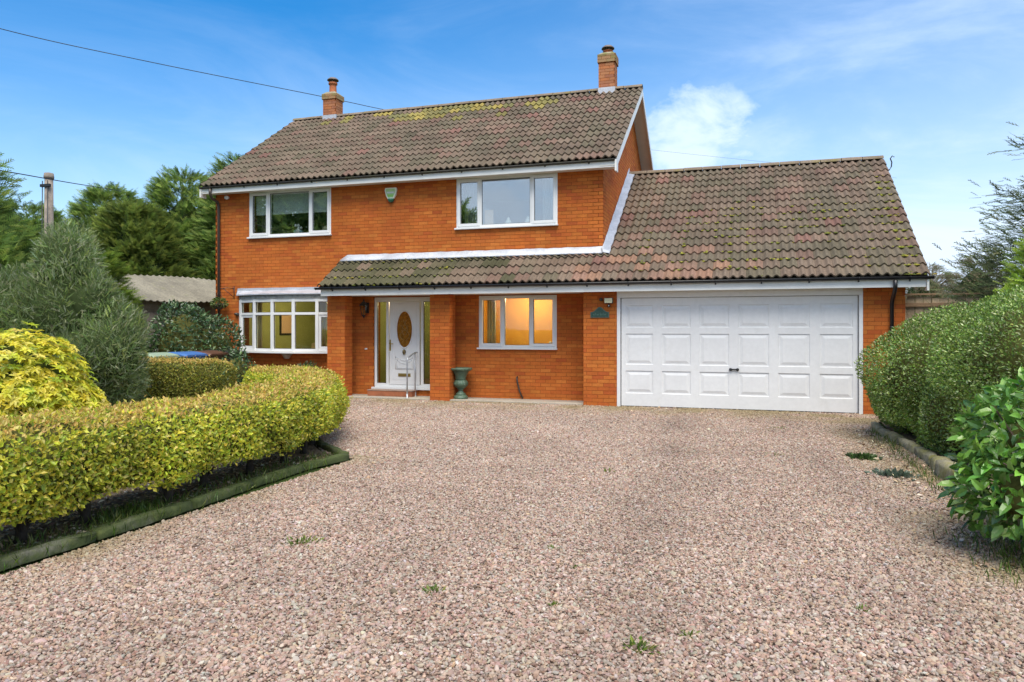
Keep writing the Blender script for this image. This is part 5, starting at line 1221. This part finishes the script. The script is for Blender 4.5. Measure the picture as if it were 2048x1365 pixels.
# ------------------------------------------------------------------ edging stones
def rough_block(p, q, wd, ht, m_, parent, nm='edging_stone'):
    p, q = Vector((*p, 0)), Vector((*q, 0)); d = (q - p); L_ = d.length; d.normalize(); s_ = Vector((d.y, -d.x, 0)); k = 8; vs, fs = [], []; ns = max(3, int(L_ / .1))
    prof = [(-.5, 0), (-.5, .70), (-.40, .92), (-.15, 1.0), (.15, 1.0), (.40, .92), (.5, .70), (.5, 0)]
    for i in range(ns + 1):
        e = .93 if i in (0, ns) else 1
        for (a, b) in prof: vs.append(p + d * (L_ * i / ns) + s_ * (a * wd * e + random.uniform(-.010, .010)) + Vector((0, 0, -.03 + (b * ht * e + .03) + (random.uniform(-.010, .010) if b else 0))))
    for i in range(ns):
        for j in range(k - 1): fs.append((i * k + j, i * k + j + 1, (i + 1) * k + j + 1, (i + 1) * k + j))
    fs += [tuple(range(k)), tuple(reversed(range(ns * k, ns * k + k)))]
    return MB().add(vs, fs, True).build(nm, m_, parent)
kl = tag(empty('kerb', (-2.2, -9, 0)), 'mossy stone edging between gravel and the long hedge', 'kerb', kind='structure')
line = [(-2.2, -13.6)]
while line[-1][1] < -7.1: line.append((-2.18 + random.uniform(-.025, .025) - (.05 if -10 < line[-1][1] < -8.3 else 0), line[-1][1] + random.uniform(.72, .98)))
line[-1] = (-2.12, -6.74)
for a, b in zip(line[:-1], line[1:]):
    dx = Vector((b[0] - a[0], b[1] - a[1])).normalized() * .012; rough_block((a[0] + dx.x, a[1] + dx.y), (b[0] - dx.x, b[1] - dx.y), .105, .075, 'kerb', kl)
ln2 = [(-2.18, -6.66), (-2.75, -6.18), (-3.35, -5.55), (-3.95, -4.75), (-4.6, -4.0), (-5.4, -3.25), (-6.3, -2.65)]
for a, b in zip(ln2[:-1], ln2[1:]): rough_block(a, (b[0] - (b[0] - a[0]) * .03, b[1] - (b[1] - a[1]) * .03), .10, .07, 'kerb', kl)
kr = tag(empty('kerb', (4.3, -5, 0)), 'lichen-covered low stone edging under the round hedge', 'kerb', kind='structure')
rl = [(4.22, -1.9), (4.20, -2.7), (4.30, -3.55), (4.34, -4.4), (4.36, -5.2)]
for a, b in zip(rl[:-1], rl[1:]): rough_block(a, (b[0], b[1] - .02 * (b[1] - a[1])), .12, .11, 'kerb_lichen', kr)
for (a, b, h_) in (((4.36, -5.3), (4.33, -5.62), .15), ((4.30, -5.72), (4.36, -6.35), .18), ((4.33, -6.45), (4.30, -7.1), .15), ((4.28, -7.2), (4.25, -7.9), .12)): rough_block(a, b, .18, h_, 'kerb_lichen', kr)

# ------------------------------------------------------------------ gravel stones (one mass of real pebbles near the camera)
def in_poly(x, y, poly):
    r = np.zeros(len(x), bool); n = len(poly)
    for i in range(n):
        x1, y1 = poly[i]; x2, y2 = poly[(i + 1) % n]
        c = ((y1 > y) != (y2 > y)); r ^= c & (x < (x2 - x1) * (y - y1) / ((y2 - y1) if y2 != y1 else 1e-9) + x1)
    return r
def gravel():
    cxy = np.array((2.361, -14.424)); fw = np.array((-math.sin(.308), math.cos(.308))); rt = np.array((math.cos(.308), math.sin(.308)))
    n = 1250000; zc = np.sqrt(RNG.uniform(2.75 ** 2, 16.8 ** 2, n)); xs_ = RNG.uniform(-.80, .80, n) * zc
    keep = RNG.random(n) < np.interp(zc, [6, 9, 12, 17], [1, .75, .55, .45]); zc, xs_ = zc[keep], xs_[keep]
    P = cxy + fw * zc[:, None] + rt * xs_[:, None]; k = in_poly(P[:, 0], P[:, 1], DRIVE) & ((P[:, 0] > -2.12) | (P[:, 1] > -6.5)); P = P[k]; n = len(P)
    Vv = np.zeros((n, 3)); Vv[:, :2] = P; Vv[:, 2] = RNG.uniform(.000, .010, n)
    me = bpy.data.meshes.new('gravel'); me.vertices.add(n); me.vertices.foreach_set('co', Vv.astype(np.float32).ravel())
    zk = (P - cxy) @ fw; sc = np.interp(zk, [3, 7, 14], [.92, .86, 1.08])[:, None] * RNG.gamma(9, 1 / 9, (n, 1)) * np.array((.0105, .0080, .0058)) * RNG.uniform(.75, 1.25, (n, 3))
    rot = np.stack([RNG.normal(0, .45, n), RNG.normal(0, .45, n), RNG.uniform(0, 6.283, n)], 1)
    trk = 1 - .17 * np.exp(-((np.abs(P[:, 0] - 2.0 + .06 * P[:, 1]) - .85) / .30) ** 2) * (.4 + vnoise(np.concatenate([P, np.ones((n, 1))], 1), .8))
    patch = .6 * vnoise(np.concatenate([P, np.zeros((n, 1))], 1) + 11, 1.7) + .4 * vnoise(np.concatenate([P, np.zeros((n, 1))], 1) + 30, .55)
    col = palette(n, [(.47, .345, .265), (.40, .272, .205), (.50, .405, .325), (.31, .19, .14), (.55, .475, .405), (.38, .31, .25), (.21, .145, .105), (.49, .34, .23)], .12, [.27, .21, .18, .11, .04, .10, .04, .05]) * (.68 + .34 * patch)[:, None] * trk[:, None]
    dirt = np.clip((P[:, 0] - 3.3) / .9, 0, 1) + np.clip((P[:, 1] + 1.6) / 1.4, 0, 1) + np.clip((-1.6 - P[:, 0]) / .6, 0, 1) * (P[:, 1] < -6.5)
    dirt = np.clip(dirt * (vnoise(np.concatenate([P, np.zeros((n, 1))], 1) + 5, 2.2) * 1.5 - .25), 0, .75)[:, None]
    col = col * (1 - dirt) + np.array((.25, .20, .10)) * dirt
    for nm, tp_, dt, v in (('scl', 'FLOAT_VECTOR', 'vector', sc), ('rot', 'FLOAT_VECTOR', 'vector', rot)):
        a = me.attributes.new(nm, tp_, 'POINT'); a.data.foreach_set(dt, v.astype(np.float32).ravel())
    a = me.attributes.new('col', 'FLOAT_COLOR', 'POINT'); c4 = np.ones((n, 4), np.float32); c4[:, :3] = col; a.data.foreach_set('color', c4.ravel())
    o = bpy.data.objects.new('gravel', me); COL.objects.link(o); tag(o, 'loose pink and grey gravel covering the drive', 'gravel', kind='stuff')
    g = bpy.data.node_groups.new('gravel_nodes', 'GeometryNodeTree'); g.interface.new_socket('Geometry', in_out='INPUT', socket_type='NodeSocketGeometry'); g.interface.new_socket('Geometry', in_out='OUTPUT', socket_type='NodeSocketGeometry')
    nd, lk = g.nodes, g.links; gi = nd.new('NodeGroupInput'); go = nd.new('NodeGroupOutput')
    ic = nd.new('GeometryNodeMeshIcoSphere'); ic.inputs['Radius'].default_value = 1; ic.inputs['Subdivisions'].default_value = 2
    nz = nd.new('ShaderNodeTexNoise'); nz.inputs['Scale'].default_value = 1.3; sb = nd.new('ShaderNodeVectorMath'); sb.operation = 'SUBTRACT'; sb.inputs[1].default_value = (.5, .5, .5); lk.new(nz.outputs['Color'], sb.inputs[0])
    sp = nd.new('GeometryNodeSetPosition'); lk.new(ic.outputs['Mesh'], sp.inputs['Geometry']); lk.new(sb.outputs[0], sp.inputs['Offset'])
    sm = nd.new('GeometryNodeSetMaterial'); sm.inputs['Material'].default_value = MATS['stone']; lk.new(sp.outputs[0], sm.inputs['Geometry'])
    ip = nd.new('GeometryNodeInstanceOnPoints'); lk.new(gi.outputs[0], ip.inputs['Points']); lk.new(sm.outputs[0], ip.inputs['Instance'])
    for nm, so in (('scl', 'Scale'), ('rot', 'Rotation')):
        na = nd.new('GeometryNodeInputNamedAttribute'); na.data_type = 'FLOAT_VECTOR'; na.inputs['Name'].default_value = nm; lk.new(na.outputs['Attribute'], ip.inputs[so])
    lk.new(ip.outputs[0], go.inputs[0])
    md = o.modifiers.new('stones', 'NODES'); md.node_group = g
gravel()

# litter and grass in the beds
def tufts(name, cx, cy, n, rad, ht, cols, label, cat='weed', group=None, W=.10, flat=.6):
    u = RNG.normal(0, 1, (n, 2)) * rad * .5; P = np.zeros((n, 3)); P[:, 0] = cx + u[:, 0]; P[:, 1] = cy + u[:, 1]; P[:, 2] = .005
    d = np.concatenate([u / (rad + 1e-6) * flat + RNG.normal(0, .35, (n, 2)), np.ones((n, 1)) * .8], 1)
    o = scatter(name, P, d, unit(n), ht * RNG.uniform(.5, 1.2, n), W, palette(n, cols, .15), 'leaf', None, T_QUAD); tag(o, label, cat, group); return o
WG = [(.13, .22, .03), (.18, .26, .04), (.09, .15, .02), (.25, .30, .06)]
weeds = [(-.66, -9.87, 60, .10, .05, 'green weed spreading on the gravel nearest the left hedge'), (.63, -10.46, 36, .05, .04, 'small green weed in the gravel left of centre near the camera'), (1.86, -10.87, 46, .06, .045, 'ragged green weed in the gravel nearest the camera'), (2.08, -10.65, 22, .03, .035, 'tiny weed just right of the ragged weed nearest the camera'),
         (1.35, -10.47, 16, .025, .03, 'tiny yellowish weed sprouting in the central foreground gravel'), (.96, -6.58, 18, .05, .05, 'small green tuft in the middle of the gravel drive'), (2.68, -4.96, 40, .16, .03, 'flat mossy weed patch in the gravel before the garage door'), (2.76, -2.42, 70, .22, .03, 'flat mossy weed patch close to the garage door'),
         (1.07, -9.45, 14, .03, .035, 'small weed in the gravel straight ahead of the camera'), (1.31, -9.82, 14, .03, .03, 'smallest weed beside another in the central gravel'), (2.95, -10.03, 16, .03, .04, 'small weed in the gravel towards the laurel')]
for (x, y, n, r_, h_, lb) in weeds: tufts('weed', x, y, n, r_, h_, WG, lb, W=.28, flat=1.2)
tufts('weed', 3.66, -4.88, 130, .13, .075, [(.06, .12, .03), (.09, .16, .04), (.04, .08, .02)], 'dark green leafy weed on the gravel before the round hedge', W=.6, flat=1.1)
tufts('weed', 3.80, -5.9, 150, .14, .08, [(.15, .20, .14), (.20, .25, .18), (.10, .14, .09)], 'grey-green woolly weed on the gravel before the round hedge', W=.5, flat=1.1)
gx = []
def grass(name, pts, label, ht=.09):
    P, n = np.array(pts), len(pts); d = np.concatenate([RNG.normal(0, .4, (n, 2)), np.ones((n, 1))], 1)
    o = scatter(name, P, d, unit(n), ht * RNG.uniform(.4, 1.4, n), .09, palette(n, [(.08, .15, .02), (.12, .19, .03), (.17, .20, .05), (.05, .09, .015)], .15), 'leaf', None, T_QUAD, 'stuff'); tag(o, label, 'grass')
pts = [(RNG.uniform(-2.5, -2.22), y, .03) for y in RNG.uniform(-12, -6.8, 900)] + [(-2.32 + RNG.normal(0, .10), -9.75 + RNG.normal(0, .16), .03) for _ in range(500)] + [(-2.12 + RNG.normal(0, .03), RNG.uniform(-12, -7), .0) for _ in range(260)]
grass('grass', pts, 'fine green grass growing along the mossy edging under the hedge')
pts = [(-2.2 + RNG.normal(0, .045), RNG.uniform(-12.5, -6.8), .062 + RNG.uniform(0, .012)) for _ in range(5200)]
grass('moss', pts, 'short dark moss furring the top of the left stone edging', .022)
pts = [(4.05 + RNG.normal(0, .14), RNG.uniform(-9.4, -8.2), .0) for _ in range(700)] + [(4.12 + RNG.normal(0, .06), RNG.uniform(-7, -2.4), .0) for _ in range(500)]
grass('grass', pts, 'rough grass along the right edge of the gravel', .08)
def litter(name, xs_, ys_, n, z, label):
    P = np.stack([RNG.uniform(*xs_, n), RNG.uniform(*ys_, n), np.full(n, z) + RNG.uniform(0, .012, n)], 1); d = unit(n); d[:, 2] *= .25
    o = scatter(name, P, d, unit(n) * .4 + np.array((0, 0, 1.)), .045 * RNG.uniform(.5, 1.3, n), .55, palette(n, [(.34, .24, .13), (.45, .34, .21), (.22, .14, .08), (.55, .49, .37), (.16, .11, .07)], .2), 'litter', None, T_QUAD, 'stuff'); tag(o, label, 'leaves')
litter('leaf_litter', (-3.1, -2.26), (-13, -6.9), 4200, .034, 'dry brown leaf litter on the soil under the long hedge')
litter('leaf_litter', (-6, 4), (-1.1, -.05), 260, .012, 'few dry leaves blown against the foot of the house')
litter('leaf_litter', (3.75, 4.7), (-9.2, -2.2), 1500, .012, 'scattered dry leaves along the right edge of the drive')
